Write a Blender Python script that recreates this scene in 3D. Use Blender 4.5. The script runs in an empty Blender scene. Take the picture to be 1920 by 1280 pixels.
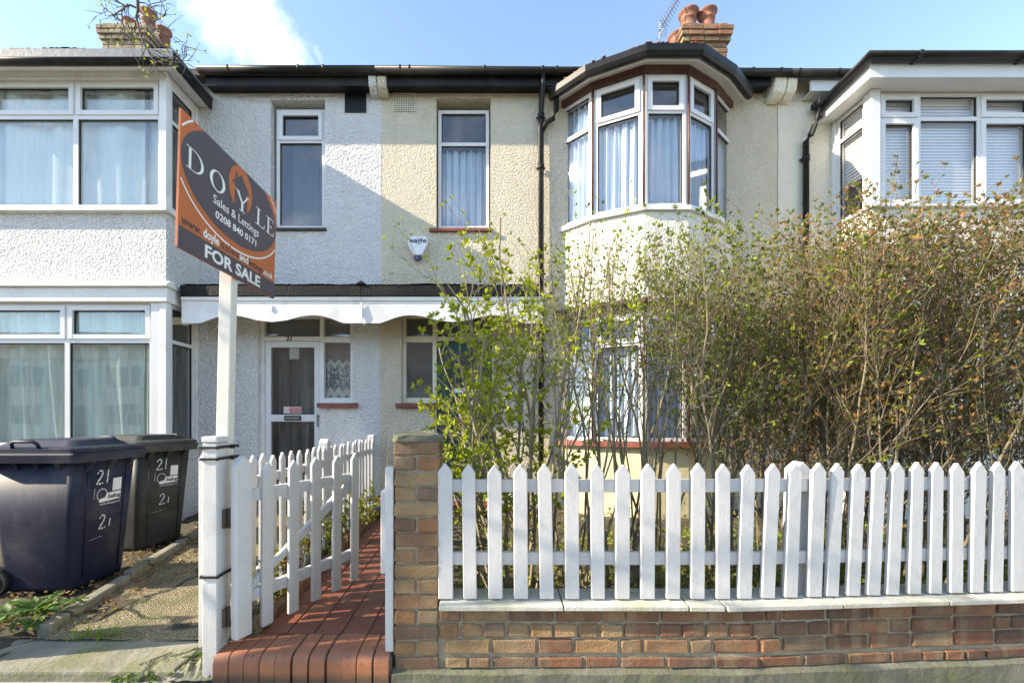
import bpy, bmesh, math, random
import numpy as np
from mathutils import Vector, Matrix
R = math.radians
rnd = random.Random(7)
C = bpy.context.scene.collection
SC = bpy.context.scene

# ------------------------------------------------------------------ camera, sky, sun, exposure
EYE = 1.27
cam_d = bpy.data.cameras.new("camera"); cam = bpy.data.objects.new("camera", cam_d); C.objects.link(cam)
cam.location = (0, 0, EYE); cam.rotation_euler = (R(90), 0, 0)
cam_d.sensor_width = 36; cam_d.sensor_fit = 'HORIZONTAL'; cam_d.lens = 36*800/1920
cam_d.shift_x = 63/1920; cam_d.shift_y = 150/1920
cam_d.clip_start = 0.05; cam_d.clip_end = 1500
SC.camera = cam
SUN_TRAVEL = Vector((5.0, 1.0, -2.9)).normalized()
SUN_EL = math.asin(-SUN_TRAVEL.z); SUN_AZ = math.atan2(-SUN_TRAVEL.x, -SUN_TRAVEL.y)
sun_d = bpy.data.lights.new("sun", 'SUN'); sun = bpy.data.objects.new("sun", sun_d); C.objects.link(sun)
sun_d.energy = 3.3; sun_d.angle = R(0.5); sun_d.color = (1.0, 0.93, 0.82)
sun.rotation_euler = SUN_TRAVEL.to_track_quat('-Z', 'Y').to_euler(); sun.location = (-30, -6, 20)
world = bpy.data.worlds.new("World"); SC.world = world; world.use_nodes = True
wn = world.node_tree.nodes; wl = world.node_tree.links
for n in list(wn): wn.remove(n)
w_out = wn.new("ShaderNodeOutputWorld"); w_bg = wn.new("ShaderNodeBackground"); w_sky = wn.new("ShaderNodeTexSky")
w_sky.sky_type = 'NISHITA'; w_sky.sun_disc = False
w_sky.sun_elevation = SUN_EL; w_sky.sun_rotation = SUN_AZ
w_sky.altitude = 50; w_sky.air_density = 1.0; w_sky.dust_density = 0.1; w_sky.ozone_density = 3.0
w_bg.inputs['Strength'].default_value = 0.15
# wispy clouds on the sky itself
w_tc = wn.new("ShaderNodeTexCoord"); w_map = wn.new("ShaderNodeMapping"); w_map.inputs['Scale'].default_value = (1, 1, 1.6)
w_no = wn.new("ShaderNodeTexNoise"); w_no.inputs['Scale'].default_value = 4.6; w_no.inputs['Detail'].default_value = 9; w_no.inputs['Roughness'].default_value = .58
w_no.inputs['Distortion'].default_value = .35
w_cr = wn.new("ShaderNodeValToRGB"); w_cr.color_ramp.elements[0].position = .66; w_cr.color_ramp.elements[1].position = 1.0; w_cr.color_ramp.elements[1].color = (.62, .62, .62, 1)
def w_math(op, a, b=0.0, clamp=False):
    n = wn.new("ShaderNodeMath"); n.operation = op; n.use_clamp = clamp
    for i, v in enumerate((a, b)):
        if hasattr(v, 'links'): wl.new(v, n.inputs[i])
        else: n.inputs[i].default_value = v
    return n.outputs[0]
def w_spot(d, ang):            # a cumulus bank round a compass direction
    n = wn.new("ShaderNodeVectorMath"); n.operation = 'DOT_PRODUCT'; wl.new(w_nrm.outputs[0], n.inputs[0]); n.inputs[1].default_value = Vector(d).normalized()
    c0 = math.cos(R(ang)); return w_math('DIVIDE', w_math('SUBTRACT', n.outputs['Value'], c0), 1-c0, True)
w_mix = wn.new("ShaderNodeMix"); w_mix.data_type = 'RGBA'
w_map.inputs['Location'].default_value = (0.4, 0.0, 0.2)
wl.new(w_tc.outputs['Generated'], w_map.inputs['Vector']); wl.new(w_map.outputs['Vector'], w_no.inputs['Vector'])
w_nrm = wn.new("ShaderNodeVectorMath"); w_nrm.operation = 'NORMALIZE'; wl.new(w_tc.outputs['Generated'], w_nrm.inputs[0])
w_sp = w_math('ADD', w_spot((-.505, 1, 1.0), 9.5), w_math('MULTIPLY', w_spot((-1.05, 1, .9), 9), .35))
w_sp = w_math('ADD', w_sp, w_math('MULTIPLY', w_spot((-.3, -1, .5), 62), .85))
wl.new(w_math('ADD', w_no.outputs['Fac'], w_math('MULTIPLY', w_sp, .22)), w_cr.inputs['Fac']); wl.new(w_cr.outputs['Color'], w_mix.inputs['Factor'])
wl.new(w_sky.outputs['Color'], w_mix.inputs['A']); w_mix.inputs['B'].default_value = (7.5, 7.9, 8.4, 1)
wl.new(w_mix.outputs['Result'], w_bg.inputs['Color']); wl.new(w_bg.outputs['Background'], w_out.inputs['Surface'])
SC.view_settings.view_transform = 'Standard'; SC.view_settings.look = 'None'; SC.view_settings.gamma = 1
SC.view_settings.use_curve_mapping = False
SC.view_settings.exposure = 1.77
SC.view_settings.use_white_balance = True; SC.view_settings.white_balance_temperature = 7750; SC.view_settings.white_balance_tint = 10
SC.render.engine = 'CYCLES'
SC.cycles.max_bounces = 7; SC.cycles.diffuse_bounces = 4; SC.cycles.glossy_bounces = 3
SC.cycles.transparent_max_bounces = 16; SC.cycles.transmission_bounces = 4
SC.cycles.caustics_reflective = False; SC.cycles.caustics_refractive = False
SC.cycles.use_denoising = True; SC.cycles.sample_clamp_indirect = 6

# ------------------------------------------------------------------ materials
class NT:
    def __init__(s, name):
        s.m = bpy.data.materials.new(name); s.m.use_nodes = True
        s.t = s.m.node_tree; s.n = s.t.nodes; s.b = s.n["Principled BSDF"]; s.out = s.n["Material Output"]
    def add(s, typ, **kw):
        n = s.n.new(typ)
        for k, v in kw.items():
            if k in n.inputs: n.inputs[k].default_value = v
            else: setattr(n, k, v)
        return n
    def link(s, a, b): s.t.links.new(a, b)
    def coords(s, obj=False):
        if obj: return s.add("ShaderNodeTexCoord").outputs['Object']
        return s.add("ShaderNodeNewGeometry").outputs['Position']
    def noise(s, vec, scale, detail=4, rough=.55, dist=0):
        n = s.add("ShaderNodeTexNoise"); n.inputs['Scale'].default_value = scale; n.inputs['Detail'].default_value = detail
        n.inputs['Roughness'].default_value = rough; n.inputs['Distortion'].default_value = dist
        s.link(vec, n.inputs['Vector']); return n.outputs['Fac']
    def scaled(s, vec, sc):
        n = s.add("ShaderNodeMapping"); n.inputs['Scale'].default_value = sc; s.link(vec, n.inputs['Vector']); return n.outputs['Vector']
    def ramp(s, fac, stops, interp='LINEAR'):
        n = s.add("ShaderNodeValToRGB"); cr = n.color_ramp; cr.interpolation = interp
        while len(cr.elements) < len(stops): cr.elements.new(0.5)
        for e, (p, c) in zip(cr.elements, stops):
            e.position = p; e.color = (*c, 1) if len(c) == 3 else c
        s.link(fac, n.inputs['Fac']); return n.outputs['Color']
    def mix(s, fac, a, b, mode='MIX'):
        n = s.add("ShaderNodeMix"); n.data_type = 'RGBA'; n.blend_type = mode
        for v, k in ((fac, 'Factor'), (a, 'A'), (b, 'B')):
            if hasattr(v, 'is_linked') or hasattr(v, 'links'): s.link(v, n.inputs[k])
            elif k == 'Factor': n.inputs[k].default_value = v
            else: n.inputs[k].default_value = (*v, 1)
        return n.outputs['Result']
    def math(s, op, a, b=0):
        n = s.add("ShaderNodeMath"); n.operation = op
        for i, v in enumerate((a, b)):
            if hasattr(v, 'links'): s.link(v, n.inputs[i])
            else: n.inputs[i].default_value = v
        return n.outputs[0]
    def bump(s, h, strength, dist, prev=None):
        n = s.add("ShaderNodeBump"); n.inputs['Strength'].default_value = strength; n.inputs['Distance'].default_value = dist
        s.link(h, n.inputs['Height'])
        if prev is not None: s.link(prev, n.inputs['Normal'])
        s.link(n.outputs['Normal'], s.b.inputs['Normal']); return n.outputs['Normal']
    def color(s, c):
        if hasattr(c, 'links'): s.link(c, s.b.inputs['Base Color'])
        else: s.b.inputs['Base Color'].default_value = (*c, 1)
    def rough(s, r):
        if hasattr(r, 'links'): s.link(r, s.b.inputs['Roughness'])
        else: s.b.inputs['Roughness'].default_value = r

def mat_plain(name, col, rough=.5, var=.12, vs=6, bs=60, bstr=.15, bd=.004, dirt=None, dirt_amt=.35, spec=None, obj=False, metal=0):
    t = NT(name); p = t.coords(obj)
    f = t.noise(p, vs, 5)
    lo = tuple(max(0, c*(1-var)) for c in col); hi = tuple(min(1, c*(1+var)) for c in col)
    c = t.ramp(f, [(.3, lo), (.7, hi)])
    if dirt:
        d = t.noise(p, 2.3, 8, .68, .4)
        dm = t.ramp(d, [(.5, (0, 0, 0)), (.72, (dirt_amt,)*3)])
        c = t.mix(dm, c, dirt)
    t.color(c); t.rough(rough); t.b.inputs['Metallic'].default_value = metal
    if spec is not None: t.b.inputs['Specular IOR Level'].default_value = spec
    if bstr: t.bump(t.noise(p, bs, 4), bstr, bd)
    return t.m

def mat_render(name, col, scale, dist, dirt=(.42, .42, .38), strength=1.0, dirt_amt=.3):
    """roughcast: lumpy thrown aggregate under paint"""
    t = NT(name); p = t.coords()
    n1 = t.noise(p, scale, 3, .6, .6)
    v = t.add("ShaderNodeTexVoronoi"); v.feature = 'SMOOTH_F1'; v.inputs['Scale'].default_value = scale*1.15; v.inputs['Smoothness'].default_value = .6
    pn = t.add("ShaderNodeVectorMath"); pn.operation = 'ADD'
    t.link(p, pn.inputs[0])
    dn = t.add("ShaderNodeTexNoise"); dn.inputs['Scale'].default_value = scale*.7; t.link(p, dn.inputs['Vector'])
    sc = t.add("ShaderNodeVectorMath"); sc.operation = 'SCALE'; sc.inputs['Scale'].default_value = .9/scale
    t.link(dn.outputs['Color'], sc.inputs[0]); t.link(sc.outputs[0], pn.inputs[1]); t.link(pn.outputs[0], v.inputs['Vector'])
    vinv = t.math('SUBTRACT', .8, v.outputs['Distance'])
    h = t.math('ADD', t.math('MULTIPLY', n1, 1.3), t.math('MULTIPLY', vinv, .75))
    fine = t.noise(p, scale*5, 3)
    h = t.math('ADD', h, t.math('MULTIPLY', fine, .30))
    big = t.noise(p, 1.1, 7, .62, .3)
    c = t.ramp(big, [(.3, tuple(x*.93 for x in col)), (.7, col)])
    d = t.noise(t.scaled(p, (2.2, 2.2, .55)), 1.7, 9, .7, .5)
    dm = t.ramp(d, [(.50, (0, 0, 0)), (.74, (dirt_amt,)*3)])
    c = t.mix(dm, c, dirt)
    st2 = t.noise(t.scaled(p, (16, 16, .8)), 1.5, 6, .7)
    c = t.mix(t.ramp(st2, [(.56, (0,)*3), (.78, (dirt_amt*.9,)*3)]), c, tuple(x*.8 for x in dirt))
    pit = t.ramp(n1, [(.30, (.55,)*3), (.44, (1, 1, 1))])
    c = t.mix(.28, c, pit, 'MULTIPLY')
    t.color(c); t.rough(.85); t.b.inputs['Specular IOR Level'].default_value = .25
    t.bump(h, strength, dist)
    return t.m

def mat_brick(name, stops, obj_space=True):
    t = NT(name)
    oi = t.add("ShaderNodeObjectInfo"); p = t.coords()
    c = t.ramp(oi.outputs['Random'], stops)
    m = t.noise(p, 26, 6, .65)
    c = t.mix(t.ramp(m, [(.35, (.0,)*3), (.7, (.6,)*3)]), c, t.mix(.5, c, (.33, .24, .14)))
    band = t.noise(t.scaled(p, (13, 13, 2)), 1.0, 2, .4)
    c = t.mix(t.ramp(band, [(.52, (0,)*3), (.6, (.38,)*3)]), c, (.34, .27, .17))
    sp = t.noise(p, 170, 2)
    c = t.mix(t.ramp(sp, [(.60, (0,)*3), (.68, (.65,)*3)]), c, (.06, .045, .04))
    soot = t.noise(p, 5.5, 6, .7)
    c = t.mix(t.ramp(soot, [(.40, (0,)*3), (.72, (.8,)*3)]), c, (.10, .08, .062))
    t.color(c); t.rough(.88); t.b.inputs['Specular IOR Level'].default_value = .25
    t.bump(t.math('ADD', t.noise(p, 55, 5, .7), t.math('MULTIPLY', sp, .9)), .9, .008)
    return t.m

def mat_wood(name, col, rough=.45, dirt=(.32, .31, .27), dirt_amt=.45, low=True):
    """painted timber: brushed vertical ridges, small runs and grubby feet"""
    t = NT(name); p = t.coords(); o = t.coords(True)
    g = t.noise(t.scaled(p, (60, 60, 5)), 2.2, 5, .6)
    lump = t.noise(p, 34, 3)
    c = t.ramp(t.noise(p, 9, 6, .65), [(.3, tuple(x*.9 for x in col)), (.65, col)])
    d = t.noise(t.scaled(p, (14, 14, 5)), 2.0, 8, .75)
    c = t.mix(t.ramp(d, [(.56, (0,)*3), (.72, (dirt_amt,)*3)]), c, dirt)
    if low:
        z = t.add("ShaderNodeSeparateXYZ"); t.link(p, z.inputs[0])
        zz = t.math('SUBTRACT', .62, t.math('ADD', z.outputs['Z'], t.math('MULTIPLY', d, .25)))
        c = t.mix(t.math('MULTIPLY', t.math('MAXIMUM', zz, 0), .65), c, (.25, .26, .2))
    t.color(c); t.rough(rough)
    chip = t.ramp(t.noise(p, 19, 7, .8), [(.62, (0,)*3), (.66, (1,)*3)])
    h = t.math('ADD', t.math('MULTIPLY', g, .55), t.math('ADD', t.math('MULTIPLY', lump, .6), t.math('MULTIPLY', chip, -.35)))
    t.bump(h, .5, .0035)
    return t.m

def mat_leaf(name, stops, trans=.35, rough=.45):
    t = NT(name)
    g = t.add("ShaderNodeNewGeometry")
    c = t.ramp(g.outputs['Random Per Island'], stops)
    t.color(c); t.rough(rough); t.b.inputs['Specular IOR Level'].default_value = .35
    tr = t.add("ShaderNodeBsdfTranslucent"); t.link(t.mix(.5, c, (.35, .42, .05)), tr.inputs['Color'])
    mx = t.add("ShaderNodeMixShader"); mx.inputs[0].default_value = trans
    t.link(t.b.outputs[0], mx.inputs[1]); t.link(tr.outputs[0], mx.inputs[2]); t.link(mx.outputs[0], t.out.inputs['Surface'])
    return t.m

def mat_glass(name, tint=(1, 1, 1), base=.02, mul=1.1, rough=.0, grime=0.0):
    t = NT(name); t.n.remove(t.b)
    tr = t.add("ShaderNodeBsdfTransparent"); tr.inputs['Color'].default_value = (*tint, 1)
    gl = t.add("ShaderNodeBsdfGlossy"); gl.inputs['Roughness'].default_value = rough; gl.inputs['Color'].default_value = (.95, .97, 1, 1)
    lw = t.add("ShaderNodeLayerWeight"); fz = t.math('ADD', t.math('MULTIPLY', t.math('POWER', lw.outputs['Facing'], 5.0), .9), .04)
    p = t.coords()
    bm = t.add("ShaderNodeBump"); bm.inputs['Strength'].default_value = .05; bm.inputs['Distance'].default_value = .02
    t.link(t.noise(p, 2.5, 1), bm.inputs['Height']); t.link(bm.outputs[0], gl.inputs['Normal'])
    f = t.math('ADD', t.math('MULTIPLY', fz, mul), base)
    f = t.math('MINIMUM', f, 1.0)
    mx = t.add("ShaderNodeMixShader"); t.link(f, mx.inputs[0]); t.link(tr.outputs[0], mx.inputs[1]); t.link(gl.outputs[0], mx.inputs[2])
    last = mx.outputs[0]
    if grime:
        df = t.add("ShaderNodeBsdfDiffuse"); df.inputs['Color'].default_value = (.55, .57, .54, 1)
        gm = t.ramp(t.noise(t.scaled(p, (9, 9, 1.3)), 2.0, 7, .7), [(.45, (0,)*3), (.8, (grime,)*3)])
        m2 = t.add("ShaderNodeMixShader"); t.link(gm, m2.inputs[0]); t.link(last, m2.inputs[1]); t.link(df.outputs[0], m2.inputs[2]); last = m2.outputs[0]
    t.link(last, t.out.inputs['Surface'])
    return t.m

def mat_cloth(name, col, trans=.3, alpha=1.0):
    t = NT(name); p = t.coords()
    c = t.ramp(t.noise(t.scaled(p, (22, 22, 1.2)), 1.2, 4), [(.3, tuple(x*.85 for x in col)), (.7, col)])
    t.color(c); t.rough(.9); t.b.inputs['Specular IOR Level'].default_value = .1
    tr = t.add("ShaderNodeBsdfTranslucent"); t.link(c, tr.inputs['Color'])
    mx = t.add("ShaderNodeMixShader"); mx.inputs[0].default_value = trans
    t.link(t.b.outputs[0], mx.inputs[1]); t.link(tr.outputs[0], mx.inputs[2])
    last = mx.outputs[0]
    if alpha < 1:
        tp = t.add("ShaderNodeBsdfTransparent"); m2 = t.add("ShaderNodeMixShader"); m2.inputs[0].default_value = alpha
        t.link(tp.outputs[0], m2.inputs[1]); t.link(last, m2.inputs[2]); last = m2.outputs[0]
    t.link(last, t.out.inputs['Surface'])
    return t.m

def mat_lace(name):
    """net curtain with two woven zigzag bands"""
    t = NT(name); p = t.coords()
    s = t.add("ShaderNodeSeparateXYZ"); t.link(p, s.inputs[0])
    zig = t.math('PINGPONG', s.outputs['X'], .055)
    zz = t.math('SUBTRACT', s.outputs['Z'], t.math('MULTIPLY', zig, 1.5))
    def band(z0, z1):
        a = t.math('GREATER_THAN', zz, z0); b = t.math('LESS_THAN', zz, z1); return t.math('MULTIPLY', a, b)
    bands = band(1.58, 1.605)
    for q in ((1.62, 1.64), (1.655, 1.668), (2.0, 2.014), (2.03, 2.05)): bands = t.math('ADD', bands, band(*q))
    fl = t.ramp(t.noise(p, 26, 3, .6), [(.52, (0,)*3), (.6, (.5,)*3)])
    fl = t.math('MULTIPLY', fl, band(1.72, 1.97))
    a = t.math('MINIMUM', t.math('ADD', t.math('MULTIPLY', bands, .6), t.math('ADD', fl, .22)), 1)
    t.color((.75, .75, .72)); t.rough(.9)
    tp = t.add("ShaderNodeBsdfTransparent"); m2 = t.add("ShaderNodeMixShader"); t.link(a, m2.inputs[0])
    t.link(tp.outputs[0], m2.inputs[1]); t.link(t.b.outputs[0], m2.inputs[2]); t.link(m2.outputs[0], t.out.inputs['Surface'])
    return t.m

def mat_ground(name, c1, c2, scale, peb=0, moss=None, rough=.9, bd=.01, moss_amt=.8, crack=0):
    t = NT(name); p = t.coords()
    c = t.ramp(t.noise(p, scale, 9, .65), [(.3, c1), (.7, c2)])
    h = t.noise(p, scale*6, 6, .65)
    if peb:
        v = t.add("ShaderNodeTexVoronoi"); v.inputs['Scale'].default_value = peb; t.link(p, v.inputs['Vector'])
        pc = t.ramp(v.outputs['Color'], [(.2, (.07, .05, .028)), (.5, (.22, .165, .085)), (.85, (.42, .37, .27))])
        c = t.mix(.6, c, pc); h = t.math('ADD', t.math('MULTIPLY', h, .6), t.math('SUBTRACT', .6, v.outputs['Distance']))
    if crack:
        dn = t.add("ShaderNodeTexNoise"); dn.inputs['Scale'].default_value = 3.0; dn.inputs['Detail'].default_value = 5; t.link(p, dn.inputs['Vector'])
        sv = t.add("ShaderNodeVectorMath"); sv.operation = 'SCALE'; sv.inputs['Scale'].default_value = .45; t.link(dn.outputs['Color'], sv.inputs[0])
        av = t.add("ShaderNodeVectorMath"); av.operation = 'ADD'; t.link(p, av.inputs[0]); t.link(sv.outputs[0], av.inputs[1])
        cv = t.add("ShaderNodeTexVoronoi"); cv.feature = 'DISTANCE_TO_EDGE'; cv.inputs['Scale'].default_value = crack; t.link(av.outputs[0], cv.inputs['Vector'])
        cm = t.ramp(cv.outputs['Distance'], [(.006, (1,)*3), (.018, (0,)*3)])
        c = t.mix(cm, c, (.02, .022, .01)); h = t.math('SUBTRACT', h, t.math('MULTIPLY', cm, 1.5))
    if moss:
        c = t.mix(t.ramp(t.noise(p, 3.1, 8, .7), [(.48, (0,)*3), (.66, (moss_amt,)*3)]), c, moss)
    t.color(c); t.rough(rough); t.bump(h, .8, bd)
    return t.m

M = dict(
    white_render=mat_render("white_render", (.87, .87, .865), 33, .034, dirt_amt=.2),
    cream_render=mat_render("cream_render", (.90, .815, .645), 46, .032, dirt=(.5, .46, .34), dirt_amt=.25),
    pale_render=mat_render("pale_render", (.88, .82, .68), 50, .014, dirt=(.5, .48, .38)),
    bay_render=mat_render("bay_render", (.81, .79, .70), 46, .010, dirt=(.5, .48, .4)),
    yellow_paint=mat_plain("yellow_paint", (.66, .57, .36), .8, .2, 3, 25, .4, .01, (.35, .3, .17)),
    upvc=mat_plain("upvc", (.70, .705, .71), .28, .03, 4, 30, .02, .002, (.6, .6, .58), .25),
    old_white=mat_plain("old_white_paint", (.76, .76, .745), .5, .06, 4, 40, .2, .004, (.38, .36, .31), .5),
    cream_wood=mat_plain("cream_wood", (.72, .67, .52), .5, .08, 4, 40, .2, .004, (.4, .36, .27), .4),
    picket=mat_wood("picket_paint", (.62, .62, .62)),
    sign_wood=mat_wood("sign_post_paint", (.74, .72, .66), dirt_amt=.3, low=False),
    black=mat_plain("black_plastic", (.014, .014, .015), .42, .4, 8, 30, .12, .003, (.05, .046, .04), .6, spec=.25),
    felt=mat_plain("roof_felt", (.012, .0115, .011), .6, .4, 20, 45, .7, .012, (.05, .045, .04), .5, spec=.2),
    lead=mat_plain("lead_sheet", (.15, .17, .20), .5, .15, 5, 14, .3, .01, (.1, .1, .1), .6),
    slate=mat_plain("roof_tile", (.12, .075, .055), .8, .3, 8, 40, .4, .01),
    brown=mat_plain("brown_trim", (.085, .032, .024), .5, .3, 8, 50, .3, .004, (.3, .25, .2), .3),
    sill_red=mat_plain("sill_tile_red", (.24, .07, .05), .55, .25, 10, 40, .3, .004, (.09, .06, .05), .5),
    sill_dark=mat_plain("sill_dark", (.06, .05, .045), .7, .3, 10, 40, .4, .006),
    green_door=mat_plain("green_door_paint", (.012, .06, .036), .35, .2, 8, 40, .1, .003),
    glass=mat_glass("window_glass", rough=.012), dark_pane=mat_plain("dark_pane", (.02, .025, .03), .1, .1, bstr=0),
    dirty_glass=mat_glass("dirty_window_glass", (.95, .98, .97), .03, 1.1, 0, .16),
    dark_glass=mat_glass("obscured_glass", (.86, .86, .85), .02, 1.0, .10, .10),
    curtain_white=mat_cloth("net_curtain", (.88, .90, .91), .12),
    curtain_green=mat_cloth("thin_curtain", (.70, .80, .76), .12, .9),
    curtain_blue=mat_cloth("blue_curtain", (.66, .78, .90), .15),
    curtain_grey=mat_cloth("grey_curtain", (.24, .24, .23), .2),
    blind=mat_plain("blind_slat", (.82, .83, .84), .4, .02, 3, 30, 0),
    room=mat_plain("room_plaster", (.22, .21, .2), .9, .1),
    lace=mat_lace("lace"),
    brick=mat_brick("brick_buff", [(0, (.17, .10, .075)), (.15, (.30, .16, .085)), (.35, (.40, .26, .13)), (.55, (.37, .165, .075)), (.75, (.43, .30, .16)), (.9, (.29, .14, .075)), (1, (.24, .17, .13))]),
    brick_red=mat_brick("brick_red", [(0, (.12, .06, .048)), (.25, (.24, .09, .052)), (.5, (.29, .14, .075)), (.7, (.16, .075, .055)), (.85, (.27, .12, .065)), (1, (.33, .23, .14))]),
    brick_chim=mat_brick("brick_chimney", [(0, (.36, .14, .08)), (.35, (.42, .2, .12)), (.6, (.3, .12, .08)), (.85, (.38, .3, .17)), (1, (.36, .16, .1))]),
    brick_yel=mat_brick("brick_stock", [(0, (.42, .37, .26)), (.4, (.52, .46, .33)), (.7, (.45, .38, .27)), (1, (.33, .22, .17))]),
    mortar=mat_ground("mortar", (.22, .195, .14), (.42, .375, .28), 14, 0, (.2, .2, .13), .95, .01, .4),
    concrete=mat_ground("concrete", (.15, .145, .11), (.29, .275, .215), 6, 0, (.14, .15, .06), .9, .012, .8, .9),
    plinth=mat_ground("plinth_cement", (.085, .085, .06), (.19, .185, .14), 5, 0, (.10, .115, .045), .9, .012),
    coping=mat_ground("coping_stone", (.38, .38, .34), (.56, .55, .5), 9, 0, (.27, .27, .13), .8, .006, .6),
    aggregate=mat_ground("exposed_aggregate", (.14, .112, .05), (.25, .21, .11), 3, 120, (.10, .115, .04), .75, .01, .8, .62),
    soil=mat_ground("soil", (.045, .036, .025), (.105, .085, .058), 9, 0, (.07, .09, .025), .95, .03, .5),
    asphalt=mat_ground("asphalt", (.04, .04, .04), (.065, .065, .063), 3, 150, None, .9, .006),
    paving=mat_ground("paving_slab", (.28, .27, .23), (.40, .385, .34), 4, 0, (.13, .14, .06), .9, .006, .5),
    grout=mat_plain("grout", (.12, .115, .095), .9, .2),
    terracotta=mat_plain("terracotta", (.27, .11, .072), .8, .25, 9, 40, .4, .004, (.14, .11, .09), .7),
    rubber=mat_plain("rubber", (.012, .012, .012), .7, .2),
    steel=mat_plain("dull_steel", (.25, .25, .24), .4, .2, metal=.9),
    rust=mat_plain("rusty_iron", (.12, .09, .07), .6, .3, metal=.3),
    bin_blue=mat_plain("bin_blue_plastic", (.009, .014, .036), .52, .25, 4, 120, .15, .002, (.10, .105, .11), .6, spec=.3),
    bin_grey=mat_plain("bin_grey_plastic", (.036, .038, .034), .52, .25, 4, 120, .15, .002, (.13, .13, .11), .6, spec=.3),
    print_white=mat_plain("white_print", (.78, .78, .77), .6, .05),
    chalk=mat_plain("brushed_white_paint", (.72, .72, .7), .8, .2, 40),
    sign_orange=mat_plain("sign_orange", (.50, .125, .035), .55, .04),
    sign_dark=mat_plain("sign_slate", (.062, .054, .072), .55, .05),
    sign_white=mat_plain("sign_white", (.8, .8, .8), .55, .02),
    sticker_red=mat_plain("sticker_red", (.5, .05, .04), .5, .05),
    alarm_white=mat_plain("alarm_white", (.80, .81, .83), .35, .03),
    alarm_blue=mat_plain("alarm_blue", (.02, .025, .16), .2, .1),
    swirl=mat_plain("swirl_print", (.45, .5, .6), .5, .05),
    navy=mat_plain("navy_print", (.02, .03, .12), .5, .05),
    bark=mat_plain("shrub_bark", (.25, .21, .14), .85, .35, 14, 90, .6, .006, (.16, .17, .09), .6),
    bark_dark=mat_plain("hedge_bark", (.20, .16, .105), .85, .4, 14, 90, .6, .006, (.12, .12, .06), .6),
    bark_tree=mat_plain("tree_bark", (.12, .1, .08), .9, .35, 14, 60, .7, .01),
    leaf_lime=mat_leaf("leaf_lime", [(0, (.20, .26, .02)), (.4, (.40, .46, .03)), (.8, (.56, .60, .06)), (1, (.22, .28, .03))], .45),
    leaf_hedge=mat_leaf("leaf_hedge", [(0, (.06, .085, .015)), (.4, (.14, .18, .025)), (.8, (.28, .33, .04)), (1, (.38, .42, .06))], .4),
    leaf_dark=mat_leaf("leaf_dark", [(0, (.05, .07, .014)), (.3, (.11, .14, .022)), (.46, (.24, .27, .035)), (.50, (.33, .15, .06)), (.8, (.22, .10, .042)), (1, (.38, .2, .095))], .38),
    leaf_brown=mat_leaf("leaf_brown", [(0, (.22, .11, .055)), (.5, (.36, .19, .1)), (1, (.46, .28, .17))], .3),
    leaf_broad=mat_leaf("leaf_broad", [(0, (.05, .11, .025)), (1, (.10, .19, .045))], .25, .6),
    grass=mat_leaf("grass_blade", [(0, (.10, .18, .02)), (1, (.28, .38, .05))], .4),
)

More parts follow.
